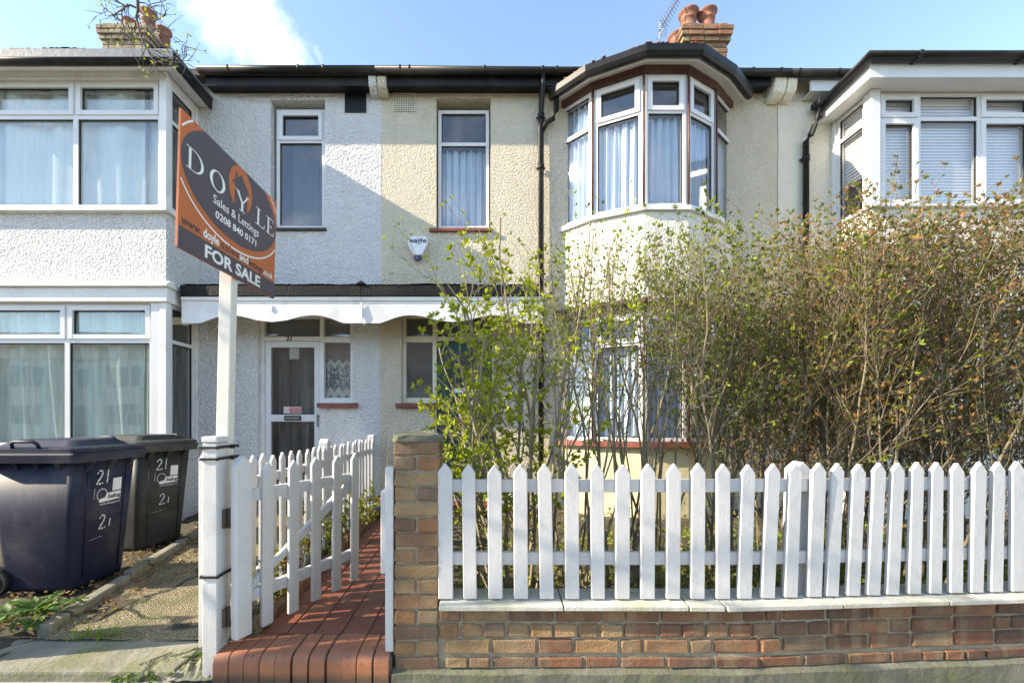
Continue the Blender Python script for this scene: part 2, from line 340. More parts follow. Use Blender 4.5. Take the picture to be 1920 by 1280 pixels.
# ------------------------------------------------------------------ mesh helpers
class MB:
    def __init__(s): s.v = []; s.f = []; s.sm = []
    def quad(s, *p, smooth=False):
        i = len(s.v); s.v += [tuple(x) for x in p]; s.f.append(tuple(range(i, i+len(p)))); s.sm.append(smooth)
    def box(s, x0, x1, y0, y1, z0, z1, M_=None):
        P = [(x0, y0, z0), (x1, y0, z0), (x1, y1, z0), (x0, y1, z0), (x0, y0, z1), (x1, y0, z1), (x1, y1, z1), (x0, y1, z1)]
        if M_ is not None: P = [M_ @ Vector(p) for p in P]
        i = len(s.v); s.v += [tuple(p) for p in P]
        for f in ((3, 2, 1, 0), (4, 5, 6, 7), (0, 1, 5, 4), (1, 2, 6, 5), (2, 3, 7, 6), (3, 0, 4, 7)):
            s.f.append(tuple(i+k for k in f)); s.sm.append(False)
    def prism(s, poly, a, b, axis='y', M_=None):
        """poly in the plane normal to axis, extruded from a to b"""
        def P(q, t):
            r = {'y': (q[0], t, q[1]), 'x': (t, q[0], q[1]), 'z': (q[0], q[1], t)}[axis]
            return tuple(M_ @ Vector(r)) if M_ is not None else r
        n = len(poly); i = len(s.v)
        s.v += [P(q, a) for q in poly] + [P(q, b) for q in poly]
        s.f.append(tuple(range(i, i+n))); s.f.append(tuple(range(i+2*n-1, i+n-1, -1))); s.sm += [False]*2
        for k in range(n):
            k2 = (k+1) % n; s.f.append((i+k2, i+k, i+n+k, i+n+k2)); s.sm.append(False)
    def tube(s, pts, r, n=8, caps=True, smooth=True):
        pts = [Vector(p) for p in pts]; rs = r if isinstance(r, (list, tuple)) else [r]*len(pts)
        rings = []; up = Vector((0, 0, 1))
        for k, p in enumerate(pts):
            d = (pts[min(k+1, len(pts)-1)] - pts[max(k-1, 0)]).normalized()
            a = d.cross(up if abs(d.z) < .95 else Vector((1, 0, 0))).normalized(); b = d.cross(a)
            i = len(s.v)
            for j in range(n):
                t = 2*math.pi*j/n; s.v.append(tuple(p + a*math.cos(t)*rs[k] + b*math.sin(t)*rs[k]))
            rings.append(i)
        for q in range(len(rings)-1):
            for j in range(n):
                j2 = (j+1) % n; s.f.append((rings[q]+j, rings[q]+j2, rings[q+1]+j2, rings[q+1]+j)); s.sm.append(smooth)
        if caps:
            s.f.append(tuple(rings[0]+j for j in range(n-1, -1, -1))); s.f.append(tuple(rings[-1]+j for j in range(n))); s.sm += [False]*2
    def lathe(s, prof, cx, cy, n=16):
        i = len(s.v)
        for r, z in prof:
            for j in range(n):
                t = 2*math.pi*j/n; s.v.append((cx+r*math.cos(t), cy+r*math.sin(t), z))
        for q in range(len(prof)-1):
            for j in range(n):
                j2 = (j+1) % n; s.f.append((i+q*n+j, i+q*n+j2, i+(q+1)*n+j2, i+(q+1)*n+j)); s.sm.append(True)
    def loft(s, rings, caps=True, smooth=True):
        n = len(rings[0]); st = []
        for rg in rings: st.append(len(s.v)); s.v += [tuple(p) for p in rg]
        for q in range(len(st)-1):
            for j in range(n):
                j2 = (j+1) % n; s.f.append((st[q]+j, st[q]+j2, st[q+1]+j2, st[q+1]+j)); s.sm.append(smooth)
        if caps:
            s.f.append(tuple(st[0]+j for j in range(n-1, -1, -1))); s.f.append(tuple(st[-1]+j for j in range(n))); s.sm += [False]*2
    def xform(s, Mx): s.v = [tuple(Mx @ Vector(p)) for p in s.v]; return s
    def mesh(s, name, mat, off=(0, 0, 0), bev=0, seg=1):
        me = bpy.data.meshes.new(name)
        me.from_pydata([(p[0]-off[0], p[1]-off[1], p[2]-off[2]) for p in s.v], [], s.f)
        if any(s.sm): me.polygons.foreach_set('use_smooth', s.sm)
        me.validate()
        if bev:
            bm = bmesh.new(); bm.from_mesh(me)
            bmesh.ops.bevel(bm, geom=list(bm.edges), offset=bev, segments=seg, profile=.6, affect='EDGES', clamp_overlap=True)
            bm.to_mesh(me); bm.free()
        me.materials.append(mat); me.update()
        return me
    def build(s, name, mat, parent=None, bev=0, seg=1, local=False, kind=None, label=None):
        off = (0, 0, 0) if (parent is None or local) else worldloc(parent)
        o = bpy.data.objects.new(name, s.mesh(name, mat, off, bev, seg)); C.objects.link(o)
        if parent is not None: o.parent = parent
        if kind: o['kind'] = kind
        if label: o['label'] = label
        return o

def worldloc(o):
    v = Vector((0, 0, 0))
    while o is not None: v += Vector(o.location); o = o.parent
    return v
def piece(name, mesh, parent, loc, rot=(0, 0, 0), scale=(1, 1, 1), local=False):
    o = bpy.data.objects.new(name, mesh); C.objects.link(o); o.parent = parent
    o.location = Vector(loc) - (Vector((0, 0, 0)) if local else worldloc(parent)); o.rotation_euler = rot; o.scale = scale
    return o
def thing(name, label, cat, loc=(0, 0, 0), rz=0, group=None):
    o = bpy.data.objects.new(name, None); C.objects.link(o); o.location = loc; o.rotation_euler = (0, 0, rz)
    o.empty_display_size = .1; o['label'] = label; o['category'] = cat
    if group: o['group'] = group
    return o
def tag(o, label, cat, group=None):
    o['label'] = label; o['category'] = cat
    if group: o['group'] = group
    return o
def copy_tree(o, parent=None):
    c = o.copy(); C.objects.link(c)
    if parent is not None: c.parent = parent
    for ch in list(o.children): copy_tree(ch, c)
    return c
def frame(P, u, v, n):
    """matrix: local x->u, y->v, z->n at P"""
    u, v, n = Vector(u).normalized(), Vector(v).normalized(), Vector(n).normalized()
    return Matrix(((u.x, v.x, n.x, P[0]), (u.y, v.y, n.y, P[1]), (u.z, v.z, n.z, P[2]), (0, 0, 0, 1)))
def text_mb(mb, txt, cap, x=0, y=0, width=None, align='LEFT', ext=.0006, z=0, Mx=None, bold=0, xs=1):
    """lettering as geometry, cap height in metres, in the local xy plane"""
    cu = bpy.data.curves.new("lettering", 'FONT'); cu.body = txt; cu.size = cap/.70; cu.align_x = align; cu.extrude = ext
    cu.offset = bold; cu.resolution_u = 3
    o = bpy.data.objects.new("lettering", cu); C.objects.link(o)
    dg = bpy.context.evaluated_depsgraph_get(); me = bpy.data.meshes.new_from_object(o.evaluated_get(dg))
    vs = [v.co.copy() for v in me.vertices]
    if width and vs:
        w0 = max(v.x for v in vs)-min(v.x for v in vs); xs = width/w0
    b = len(mb.v)
    for v in vs:
        p = Vector((x+v.x*xs, y+v.y, z+v.z)); mb.v.append(tuple(Mx @ p if Mx is not None else p))
    for f in me.polygons: mb.f.append(tuple(b+i for i in f.vertices)); mb.sm.append(False)
    bpy.data.objects.remove(o); bpy.data.curves.remove(cu); bpy.data.meshes.remove(me)
def flat(mb, poly, z0, z1, Mx=None): mb.prism(poly, z0, z1, 'z', Mx)
def ell(cx, cy, a, b, n=48, t0=0, t1=2*math.pi):
    return [(cx+a*math.cos(t0+(t1-t0)*k/n), cy+b*math.sin(t0+(t1-t0)*k/n)) for k in range(n)]
def clip(poly, x0, x1, y0, y1):
    def cut(ps, ins, inter):
        out = []
        for i, p in enumerate(ps):
            q = ps[i-1]
            if ins(p):
                if not ins(q): out.append(inter(q, p))
                out.append(p)
            elif ins(q): out.append(inter(q, p))
        return out
    def ix(c): return lambda q, p: (c, q[1]+(p[1]-q[1])*(c-q[0])/(p[0]-q[0]))
    def iy(c): return lambda q, p: (q[0]+(p[0]-q[0])*(c-q[1])/(p[1]-q[1]), c)
    poly = cut(poly, lambda p: p[0] >= x0, ix(x0)); poly = cut(poly, lambda p: p[0] <= x1, ix(x1))
    poly = cut(poly, lambda p: p[1] >= y0, iy(y0)); return cut(poly, lambda p: p[1] <= y1, iy(y1))

def wall_holes(mb, x0, x1, z0, z1, y, th, holes):
    """front wall facing -Y at y, thickness th, with openings (xa, xb, za, zb)"""
    xs = sorted({x0, x1, *[h for q in holes for h in q[:2]]}); zs = sorted({z0, z1, *[h for q in holes for h in q[2:]]})
    xs = [x for x in xs if x0 <= x <= x1]; zs = [z for z in zs if z0 <= z <= z1]
    def open_(i, j):
        if i < 0 or j < 0 or i >= len(xs)-1 or j >= len(zs)-1: return None
        cx, cz = (xs[i]+xs[i+1])/2, (zs[j]+zs[j+1])/2
        return any(a < cx < b and c < cz < d for a, b, c, d in holes)
    for i in range(len(xs)-1):
        for j in range(len(zs)-1):
            if open_(i, j): continue
            a, b, c, d = xs[i], xs[i+1], zs[j], zs[j+1]
            mb.quad((a, y, c), (b, y, c), (b, y, d), (a, y, d)); mb.quad((b, y+th, c), (a, y+th, c), (a, y+th, d), (b, y+th, d))
            if open_(i-1, j) in (True, None): mb.quad((a, y+th, c), (a, y, c), (a, y, d), (a, y+th, d))
            if open_(i+1, j) in (True, None): mb.quad((b, y, c), (b, y+th, c), (b, y+th, d), (b, y, d))
            if open_(i, j-1) in (True, None): mb.quad((a, y+th, c), (b, y+th, c), (b, y, c), (a, y, c))
            if open_(i, j+1) in (True, None): mb.quad((a, y, d), (b, y, d), (b, y+th, d), (a, y+th, d))

def curtain_mb(Mx, u0, u1, z0, z1, d, amp=.02, waves=9, seed=0, sweep=0):
    r = random.Random(seed); nu, nz = 90, 10; mb = MB(); ph = [r.uniform(0, 6.3) for _ in range(4)]
    for j in range(nz+1):
        for i in range(nu+1):
            a = i/nu; b = j/nz
            f = math.sin(a*waves*6.283+ph[0]+b*.8*math.sin(ph[1])) + .6*math.sin(a*waves*2.3*6.283+ph[2]-b*1.3) + .35*math.sin(a*waves*.45*6.283+ph[3]+b*2)
            mb.v.append(tuple(Mx @ Vector((u0+(u1-u0)*a + sweep*(1-b)*math.sin(a*3.1), z0+(z1-z0)*b, -d+amp*f))))
    for j in range(nz):
        for i in range(nu):
            k = j*(nu+1)+i; mb.f.append((k, k+1, k+nu+2, k+nu+1)); mb.sm.append(True)
    return mb

def window(parent, P, ex, en, W, z0, z1, cols=(), transom=None, sash=(), mat='upvc', glass='glass', fw=.045, curtain=None, cz=None, cd=.10, cwaves=9, camp=.018, bar=.045, seed=1, sub='curtain', name='window', csweep=0):
    """P: lower left corner (seen from outside) on the wall line; ex: along; en: outward"""
    Mx = frame(P, ex, (0, 0, 1), en); H = z1-z0
    mb = MB(); d0, d1 = -.055, .008
    def bx(u0, u1, v0, v1, a=d0, b=d1, m=None): (m or mb).box(u0, u1, v0, v1, a, b, Mx)
    bx(0, fw, 0, H); bx(W-fw, W, 0, H); bx(fw, W-fw, 0, fw); bx(fw, W-fw, H-fw, H)
    us = [fw] + [c for c in cols] + [W-fw]
    for c in cols: bx(c-bar/2, c+bar/2, fw, H-fw)
    t = None if transom is None else transom-z0
    ucell = []
    for i in range(len(us)-1):
        a = us[i] + (bar/2 if i > 0 else 0); b = us[i+1] - (bar/2 if i < len(us)-2 else 0)
        if t: bx(a, b, t-bar/2, t+bar/2)
        ucell.append((a, b))
    w = mb.build(name, M[mat], parent)
    cells = []
    for i, (a, b) in enumerate(ucell):
        if t: cells += [((i, 0), a, b, fw, t-bar/2), ((i, 1), a, b, t+bar/2, H-fw)]
        else: cells.append(((i, 0), a, b, fw, H-fw))
    for key, a, b, c, d in cells:
        if key in sash:
            s = MB(); q = .042; e = .012
            bx(a-e, a+q, c-e, d+e, -.03, .024, s); bx(b-q, b+e, c-e, d+e, -.03, .024, s)
            bx(a+q, b-q, c-e, c+q, -.03, .022, s); bx(a+q, b-q, d-q, d+e, -.03, .022, s)
            s.build('sash', M[mat], w); a, b, c, d = a+q, b-q, c+q, d-q
        g = MB(); g.box(a, b, c, d, -.026, -.020, Mx); g.build('pane', M[glass], w)
        bd_ = MB(); k = .010
        bd_.box(a, a+k, c, d, -.02, -.004, Mx); bd_.box(b-k, b, c, d, -.02, -.004, Mx); bd_.box(a+k, b-k, c, c+k, -.02, -.004, Mx); bd_.box(a+k, b-k, d-k, d, -.02, -.004, Mx)
        bd_.build('glazing_bead', M['rubber'] if mat == 'upvc' else M[mat], w)
    if curtain:
        zt = (cz[1]-z0) if cz else H-fw; zb = (cz[0]-z0) if cz else fw*.5
        curtain_mb(Mx, fw*.4, W-fw*.4, zb, zt, cd, camp, cwaves, seed, csweep).build(sub, M[curtain], w)
    return w

def poly_offset(pts, d):
    """offset an open polyline (x, y) to its right-hand / street side by d"""
    out = []
    nrm = []
    for a, b in zip(pts[:-1], pts[1:]):
        t = Vector((b[0]-a[0], b[1]-a[1])).normalized(); nrm.append(Vector((t.y, -t.x)))
    for i, p in enumerate(pts):
        if i == 0: n = nrm[0]; k = 1
        elif i == len(pts)-1: n = nrm[-1]; k = 1
        else:
            n = (nrm[i-1]+nrm[i]).normalized(); k = 1/max(.3, n.dot(nrm[i]))
        out.append((p[0]+n.x*d*k, p[1]+n.y*d*k))
    return out
def band(mb, pts, d0, d1, z0, z1):
    a, b = poly_offset(pts, d0), poly_offset(pts, d1)
    for i in range(len(pts)-1):
        P = [a[i], b[i], b[i+1], a[i+1]]; mb.prism([P[0], P[3], P[2], P[1]][::-1], z0, z1, 'z')

# unit bricks (length 1 along x, depth .1025, height .065), worn arrises
def brick_mesh(L, D, H, mat, seed, name='brick', bev=.007, jit=.0036):
    r = random.Random(seed); mb = MB(); mb.box(-L/2, L/2, -D/2, D/2, -H/2, H/2)
    me = mb.mesh(name, mat, bev=bev)
    for v in me.vertices: v.co += Vector((r.uniform(-jit, jit), r.uniform(-jit, jit), r.uniform(-jit, jit)))
    return me

# ------------------------------------------------------------------ ground
def struct(o): o['kind'] = 'structure'; return o
WY = 5.71          # plane of the house fronts
g = MB(); g.box(-300, 300, -300, 300, -.30, -.13); struct(g.build('road', M['asphalt']))
g = MB(); pvx = [-60, -1.6, -.4, 1.0, 4.0, 60]; pvz = [0, 0, -.01, -.07, -.10, -.10]
for i in range(5):
    g.quad((pvx[i], -1.55, pvz[i]-.02), (pvx[i+1], -1.55, pvz[i+1]-.02), (pvx[i+1], 2.2, pvz[i+1]), (pvx[i], 2.2, pvz[i]))
struct(g.build('pavement', M['paving']))
g = MB(); g.box(-60, 60, -1.68, -1.552, -.128, .005); struct(g.build('kerb', M['concrete'], bev=.012))
def bumpy(x0, x1, y0, y1, z, amp, nx, ny, seed, inside=None):
    r = random.Random(seed); mb = MB(); ph = [r.uniform(0, 6) for _ in range(6)]
    for j in range(ny+1):
        for i in range(nx+1):
            x = x0+(x1-x0)*i/nx; y = y0+(y1-y0)*j/ny
            h = math.sin(x*4.1+ph[0])*math.sin(y*3.7+ph[1])*.5+math.sin(x*11+ph[2]+y*7)*.3+r.uniform(-.4, .4)
            mb.v.append((x, y, z+amp*h))
    for j in range(ny):
        for i in range(nx):
            k = j*(nx+1)+i; mb.f.append((k, k+1, k+nx+2, k+nx+1)); mb.sm.append(True)
    return mb
struct(bumpy(-.40, 9.6, 2.17, WY+.1, .10, .025, 160, 60, 3).build('garden_soil', M['soil']))
struct(bumpy(-1.42, -1.14, 2.14, WY+.05, .12, .02, 8, 70, 5).build('flower_bed_soil', M['soil']))
struct(bumpy(-9, -2.3, 2.2, WY+.1, .05, .03, 110, 60, 4).build('yard_soil', M['soil']))

# exposed aggregate drive, its broken front slab and edging
dr = MB()
def edge_x(y): return -2.44-(y-2.45)*.235
N = 40
for j in range(N+1):
    y = 2.37+(WY-2.37)*j/N
    for i in range(21):
        x = edge_x(y)+(-1.41-edge_x(y))*i/20
        dr.v.append((x, y, .060+.006*math.sin(x*5+y*3)+.004*math.sin(x*13-y*9)+rnd.uniform(-.002, .002)+.014*(y-2.4)))
for j in range(N):
    for i in range(20):
        k = j*21+i; dr.f.append((k, k+1, k+22, k+21)); dr.sm.append(True)
struct(dr.build('driveway', M['aggregate']))
sl = MB(); sl.box(-4.2, -1.50, 2.085, 2.40, -.02, .050); struct(sl.build('threshold_slab', M['concrete'], bev=.012, seg=2))
for k in range(4):
    y0 = 2.42+k*.82; y1 = y0+.80
    e = MB(); x0, x1 = edge_x(y0), edge_x(y1)
    for (xa, xb) in ((x0-.075, x1-.075),):
        P = [(x0-.075, y0), (x0, y0), (x1, y1), (x1-.075, y1)]
        e.prism(P, -.02, .115+.01*k+rnd.uniform(-.006, .006), 'z')
    struct(e.build('driveway_kerb', M['concrete'], bev=.012, seg=2))

# red quarry tile path with bullnose step
path = MB(); path.box(-1.155, -.405, 2.10, WY, -.02, .148); path = struct(path.build('tiled_path', M['grout']))
tr = random.Random(11)
def mat_tile():
    t = NT("quarry_tile"); oi = t.add("ShaderNodeObjectInfo"); p = t.coords()
    c = t.ramp(oi.outputs['Random'], [(0, (.15, .05, .034)), (.5, (.22, .074, .043)), (1, (.18, .06, .038))])
    c = t.mix(t.ramp(t.noise(p, 7, 7, .7), [(.48, (0,)*3), (.75, (.5,)*3)]), c, (.16, .05, .03))
    t.color(c); t.rough(t.ramp(t.noise(p, 5, 4), [(.35, (.28,)*3), (.65, (.6,)*3)])); t.bump(t.noise(p, 40, 4), .3, .004); return t.m
M['tile'] = mat_tile()
def mat_bull():
    t = NT("bullnose_tile"); oi = t.add("ShaderNodeObjectInfo"); p = t.coords()
    c = t.ramp(oi.outputs['Random'], [(0, (.30, .115, .06)), (.5, (.38, .148, .074)), (1, (.33, .125, .065))])
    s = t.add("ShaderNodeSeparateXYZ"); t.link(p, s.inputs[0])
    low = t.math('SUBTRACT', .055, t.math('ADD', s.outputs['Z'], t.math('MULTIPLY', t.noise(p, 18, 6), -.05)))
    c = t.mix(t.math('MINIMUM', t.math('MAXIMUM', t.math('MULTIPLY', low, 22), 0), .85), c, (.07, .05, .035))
    c = t.mix(t.ramp(t.noise(p, 30, 3), [(.62, (0,)*3), (.68, (.5,)*3)]), c, (.2, .05, .025))
    c = t.mix(t.ramp(t.noise(p, 14, 8, .75), [(.5, (0,)*3), (.7, (.55,)*3)]), c, (.16, .10, .065))
    t.color(c); t.rough(.6); t.bump(t.noise(p, 60, 4), .3, .003); return t.m
M['bull'] = mat_bull()
tile_me = [brick_mesh(.138, .176, .02, M['tile'], 40+k, 'tile', .003, .0008) for k in range(4)]
yy = 2.245; row = 0
while yy < WY-.1:
    off = 0
    for k in range(6):
        xa = -1.155 + k*.144; xb = min(xa+.144, -.405)
        if xb-xa < .03: continue
        piece('tile', tr.choice(tile_me), path, ((xa+xb)/2, yy+.0915, .147+tr.uniform(-.001, .001)), (tr.uniform(-.004, .004), tr.uniform(-.004, .004), 0), ((xb-xa-.007)/.138, 1, 1))
    yy += .183; row += 1
step = thing('doorstep', 'orange red bullnose brick step at the foot of the garden path', 'step', (-.84, 2.1, 0))
st = MB(); st.box(-1.275, -.418, 2.055, 2.236, -.02, .138); st.build('bedding', M['grout'], step)
prof = [(2.24, .0), (2.03, 0.0), (2.03, .105)] + [(2.03+.05*(1-math.cos(t)), .105+.05*math.sin(t)) for t in (R(22), R(45), R(68), R(90))] + [(2.24, .156)]
for k in range(11):
    xa = -1.28+k*.0783
    b = MB(); b.prism(prof, -.0362, .0362, 'x')
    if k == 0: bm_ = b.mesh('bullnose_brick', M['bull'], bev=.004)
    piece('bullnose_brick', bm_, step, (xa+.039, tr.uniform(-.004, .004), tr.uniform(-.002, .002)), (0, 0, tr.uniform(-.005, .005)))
# rough cement haunch beside the step and gate post
hn = MB()
for j in range(9):
    for i in range(15):
        x = -1.53+.27*i/14; y = 2.05+.16*j/8
        hn.v.append((x, y, .02+.085*min(1, i/8)*(.75+.25*math.sin(i*2.1+j))*min(1, j/2.2+.15)+rnd.uniform(-.006, .006)))
for j in range(8):
    for i in range(14):
        k = j*15+i; hn.f.append((k, k+1, k+16, k+15)); hn.sm.append(False)
struct(hn.build('cement_haunch', M['concrete']))
# rope edging stones along the flower bed
edm = brick_mesh(.115, .06, .13, M['brick_red'], 77, 'edging_stone', .018, .004)
for k in range(28): piece('edging_stone', edm, path, (-1.185, 2.30+k*.122, .155+tr.uniform(-.008, .008)), (tr.uniform(-.05, .05), 0, R(90)+tr.uniform(-.06, .06)))

# ------------------------------------------------------------------ front boundary: pillar, wall, coping, pickets
BX, BA = 1.27, R(3.6)          # where the wall bends and by how much
def along(s_):                   # x along the wall -> position of the front face and heading
    if s_ <= BX: return Vector((s_, 2.06, 0)), 0.0
    q = s_-BX; return Vector((BX+q*math.cos(BA), 2.06+q*math.sin(BA), 0)), BA
br = random.Random(5)
pil = thing('brick_pillar', 'weathered buff brick gate pillar with a mossy cap beside the red path', 'pillar', (-.30, 2.17, 0))
mo = MB(); mo.box(-.401, -.199, 2.071, 2.271, -.02, 1.172); mo.build('mortar', M['mortar'], pil)
mesh_st = [brick_mesh(.215, .1025, .066, M['brick'], k) for k in range(5)]
mesh_hd = [brick_mesh(.1025, .1025, .066, M['brick'], 10+k) for k in range(4)]
for k in range(16):
    z = .0245+.0745*k
    for s_ in (0, 1):
        if k % 2 == 1: piece('brick', br.choice(mesh_st), pil, (-.30+br.uniform(-.003, .003), 2.111+s_*.118, z), (0, 0, br.uniform(-.012, .012)))
        else: piece('brick', br.choice(mesh_st), pil, (-.357+s_*.114, 2.17+br.uniform(-.003, .003), z), (0, br.uniform(-.012, .012), R(90)+br.uniform(-.012, .012)))
cp = MB()
nr = 20
rg = []
for (h, w) in ((1.170, .108), (1.175, .114), (1.192, .117), (1.202, .108), (1.212, .08), (1.220, .04)):
    rg.append([(-.30+w*1.06*max(-1, min(1, 1.3*math.cos(2*math.pi*j/nr)))+br.uniform(-.009, .009), 2.17+w*max(-1, min(1, 1.3*math.sin(2*math.pi*j/nr)))+br.uniform(-.008, .008), h+br.uniform(-.006, .006)) for j in range(nr)])
cp.loft(rg, smooth=False); cp.build('cap', M['plinth'], pil)
gs = MB(); gs.box(-.452, -.412, 2.065, 2.135, .155, 1.05); gs.build('gate_stop', M['picket'], pil, bev=.004)
gs = MB(); gs.box(-.482, -.454, 2.10, 2.18, .52, .93); gs.build('latch_board', M['picket'], pil, bev=.004)

fw_ = thing('garden_wall', 'low red brick front wall with pale coping beneath the white pickets', 'wall', (1.2, 2.1, 0))
mw = MB()
for a, b in ((-.19, BX), (BX, 5.2)):
    p, t = along((a+b)/2); Mx = Matrix.Translation(p) @ Matrix.Rotation(t, 4, 'Z')
    mw.box(-(b-a)/2-.004, (b-a)/2+.004, .011, .10, .0, .378, Mx)
mw.build('mortar', M['mortar'], fw_)
wr_st = [brick_mesh(.215, .1025, .066, M['brick_red'], 60+k) for k in range(5)]
wr_hd = [brick_mesh(.1025, .1025, .066, M['brick_red'], 70+k) for k in range(4)]
wb_st = mesh_st
for r_ in range(4):
    z = .335-r_*.0755 if r_ < 3 else .105
    s_ = -.188 + (0, .10, .03, .14)[r_]
    if r_ in (1, 3): s_ -= .11
    first = True
    while s_ < 4.9:
        L = .215 if br.random() < (.78 if r_ != 1 else .5) else .1025
        if br.random() < .12: L *= .75
        if s_ < -.188:
            L = L-(-.188-s_); s_ = -.188
        p, t = along(s_+L/2); hgt = 1.0 if r_ < 3 else .72
        red = s_ > .9+br.uniform(-.8, .5) or (r_ == 0 and s_ > 0)
        me = br.choice((wr_st if red else mesh_st) if L > .15 else (wr_hd if red else mesh_hd))
        base = .215 if L > .15 else .1025
        piece('brick', me, fw_, p+Vector((0, .0515+br.uniform(-.003, .003), z)), (br.uniform(-.01, .01), br.uniform(-.008, .008), t), (L/base, 1, hgt))
        s_ += L+.0105
pl = MB()
for a, b in ((-.415, BX), (BX, 5.2)):
    n = int((b-a)/.07)
    rings = []
    for i in range(n+1):
        p, t = along(a+(b-a)*i/n)
        jj = [br.uniform(-.004, .004) for _ in range(4)]
        rings.append([(p.x, p.y-.024+jj[0], -.14), (p.x, p.y-.022+jj[1], .062+jj[2]), (p.x, p.y+.01, .079+jj[3]), (p.x, p.y+.11, .079), (p.x, p.y+.11, -.14)])
    pl.loft(rings, smooth=False)
pl.build('plinth', M['plinth'], fw_)
crk = [-.19, .405, .998, 1.17, 1.75, 2.30, 2.9, 3.5, 4.1, 4.7]
for a, b in zip(crk[:-1], crk[1:]):
    p, t = along((a+b)/2); L = b-a-.006
    m_ = MB(); m_.prism([(-.045, .372), (-.043, .396), (.10, .418), (.125, .418), (.125, .376)][::-1], -L/2, L/2, 'x')
    me = m_.mesh('coping_stone', M['coping'], bev=.004)
    piece('coping_stone', me, fw_, p+Vector((0, .0, br.uniform(-.002, .002))), (br.uniform(-.006, .006), br.uniform(-.004, .004), t))

def picket_mesh(w, h, th, peak=.045, name='picket', mat='picket'):
    mb = MB(); mb.prism([(-w/2, 0), (w/2, 0), (w/2, h-peak), (0, h), (-w/2, h-peak)], -th/2, th/2, 'y')
    return mb.mesh(name, M[mat], bev=.0035)
fen = thing('picket_fence', 'white pointed picket fence standing above the low brick wall', 'fence', (1.2, 2.09, .4))
pm = [picket_mesh(.066+br.uniform(-.003, .003), .655+br.uniform(-.004, .004), .022) for _ in range(5)]
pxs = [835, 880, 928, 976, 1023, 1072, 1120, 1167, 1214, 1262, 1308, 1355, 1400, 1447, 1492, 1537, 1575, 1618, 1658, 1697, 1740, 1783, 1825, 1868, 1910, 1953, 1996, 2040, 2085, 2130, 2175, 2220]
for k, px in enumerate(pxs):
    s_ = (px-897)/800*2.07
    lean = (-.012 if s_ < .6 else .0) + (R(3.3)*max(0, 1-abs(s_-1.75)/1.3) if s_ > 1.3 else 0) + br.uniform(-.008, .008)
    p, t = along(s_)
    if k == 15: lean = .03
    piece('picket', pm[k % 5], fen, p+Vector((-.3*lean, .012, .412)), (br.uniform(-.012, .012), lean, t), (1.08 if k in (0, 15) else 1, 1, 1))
for z in (.955, .600):
    for a, b in ((-.19, BX+.02), (BX+.02, 4.9)):
        p, t = along((a+b)/2); L = b-a
        m_ = MB(); m_.box(-L/2, L/2, 0, .03, -.031, .031); me = m_.mesh('rail', M['picket'], bev=.003)
        piece('rail', me, fen, p+Vector((0, .026, z)), (0, 0, t))
for s_ in (1.62, 3.2):
    p, t = along(s_); m_ = MB(); m_.prism([(-.045, 0), (.045, 0), (.045, .62), (0, .66), (-.045, .62)], 0, .07, 'y')
    piece('post', m_.mesh('post', M['picket'], bev=.004), fen, p+Vector((-.01, .058, .41)), (0, R(2.0), t))

# gate post, sign, gate
gp = thing('gate_post', 'square white wooden gate post bound with black cable ties', 'post', (-1.298, 2.105, .02))
m_ = MB(); m_.box(-1.334, -1.263, 2.06, 2.15, .02, 1.165); m_.build('shaft', M['picket'], gp, bev=.004)
m_ = MB(); m_.box(-1.338, -1.259, 2.056, 2.154, 1.167, 1.198); m_.build('cap', M['picket'], gp, bev=.006)
def tie(z, zr, nm='cable_tie'):
    m_ = MB(); x0, x1, y0, y1 = -1.341, -1.236, 2.054, 2.232; q = .0065
    def zz(x): return z+(zr-z)*(x-x0)/(x1-x0)
    for (a, b) in (((x0, y0), (x1+.0, y0)), ((x1, y0), (x1, y1)), ((x1, y1), (x0, y1)), ((x0, y1), (x0, y0))):
        pass
    m_.box(x0, -1.262, y0-.002, y0, z-q, z+q); m_.box(x0-.002, x0, y0-.002, y1, z-q, z+q)
    m_.quad((-1.262, y0-.002, z-q), (-1.252, y0+.004, z-q), (-1.252, y0+.004, z+q), (-1.262, y0-.002, z+q))
    m_.box(-1.256, -1.252, y0+.0, y1, z-q+.003, z+q+.003); m_.box(x0, -1.252, y1, y1+.002, z-q, z+q)
    m_.box(-1.252, -1.236, 2.15, 2.166, z-.008, z+.012)
    m_.build(nm, M['rubber'], gp)
tie(1.168-.025, 0); tie(1.088, 0); tie(.52, 0)
for z in (.79, .30):
    m_ = MB(); m_.box(-1.262, -1.248, 2.10, 2.14, z-.045, z+.045); m_.tube([(-1.243, 2.125, z-.05), (-1.243, 2.125, z+.05)], .008, 8)
    m_.build('hinge', M['rust'], gp)

sg = thing('for_sale_board', 'orange and slate estate agent board lettered FOR SALE on a white post', 'sign', (-1.30, 2.19, .05))
tilt = R(1.3)
m_ = MB(); m_.box(-.032, .032, -.028, .028, 0, 2.46)
po = m_.build('post', M['sign_wood'], sg, local=True, bev=.004); po.location = (-.026, 0, 0); po.rotation_euler = (0, tilt, 0)
BW, BH = .785, .568
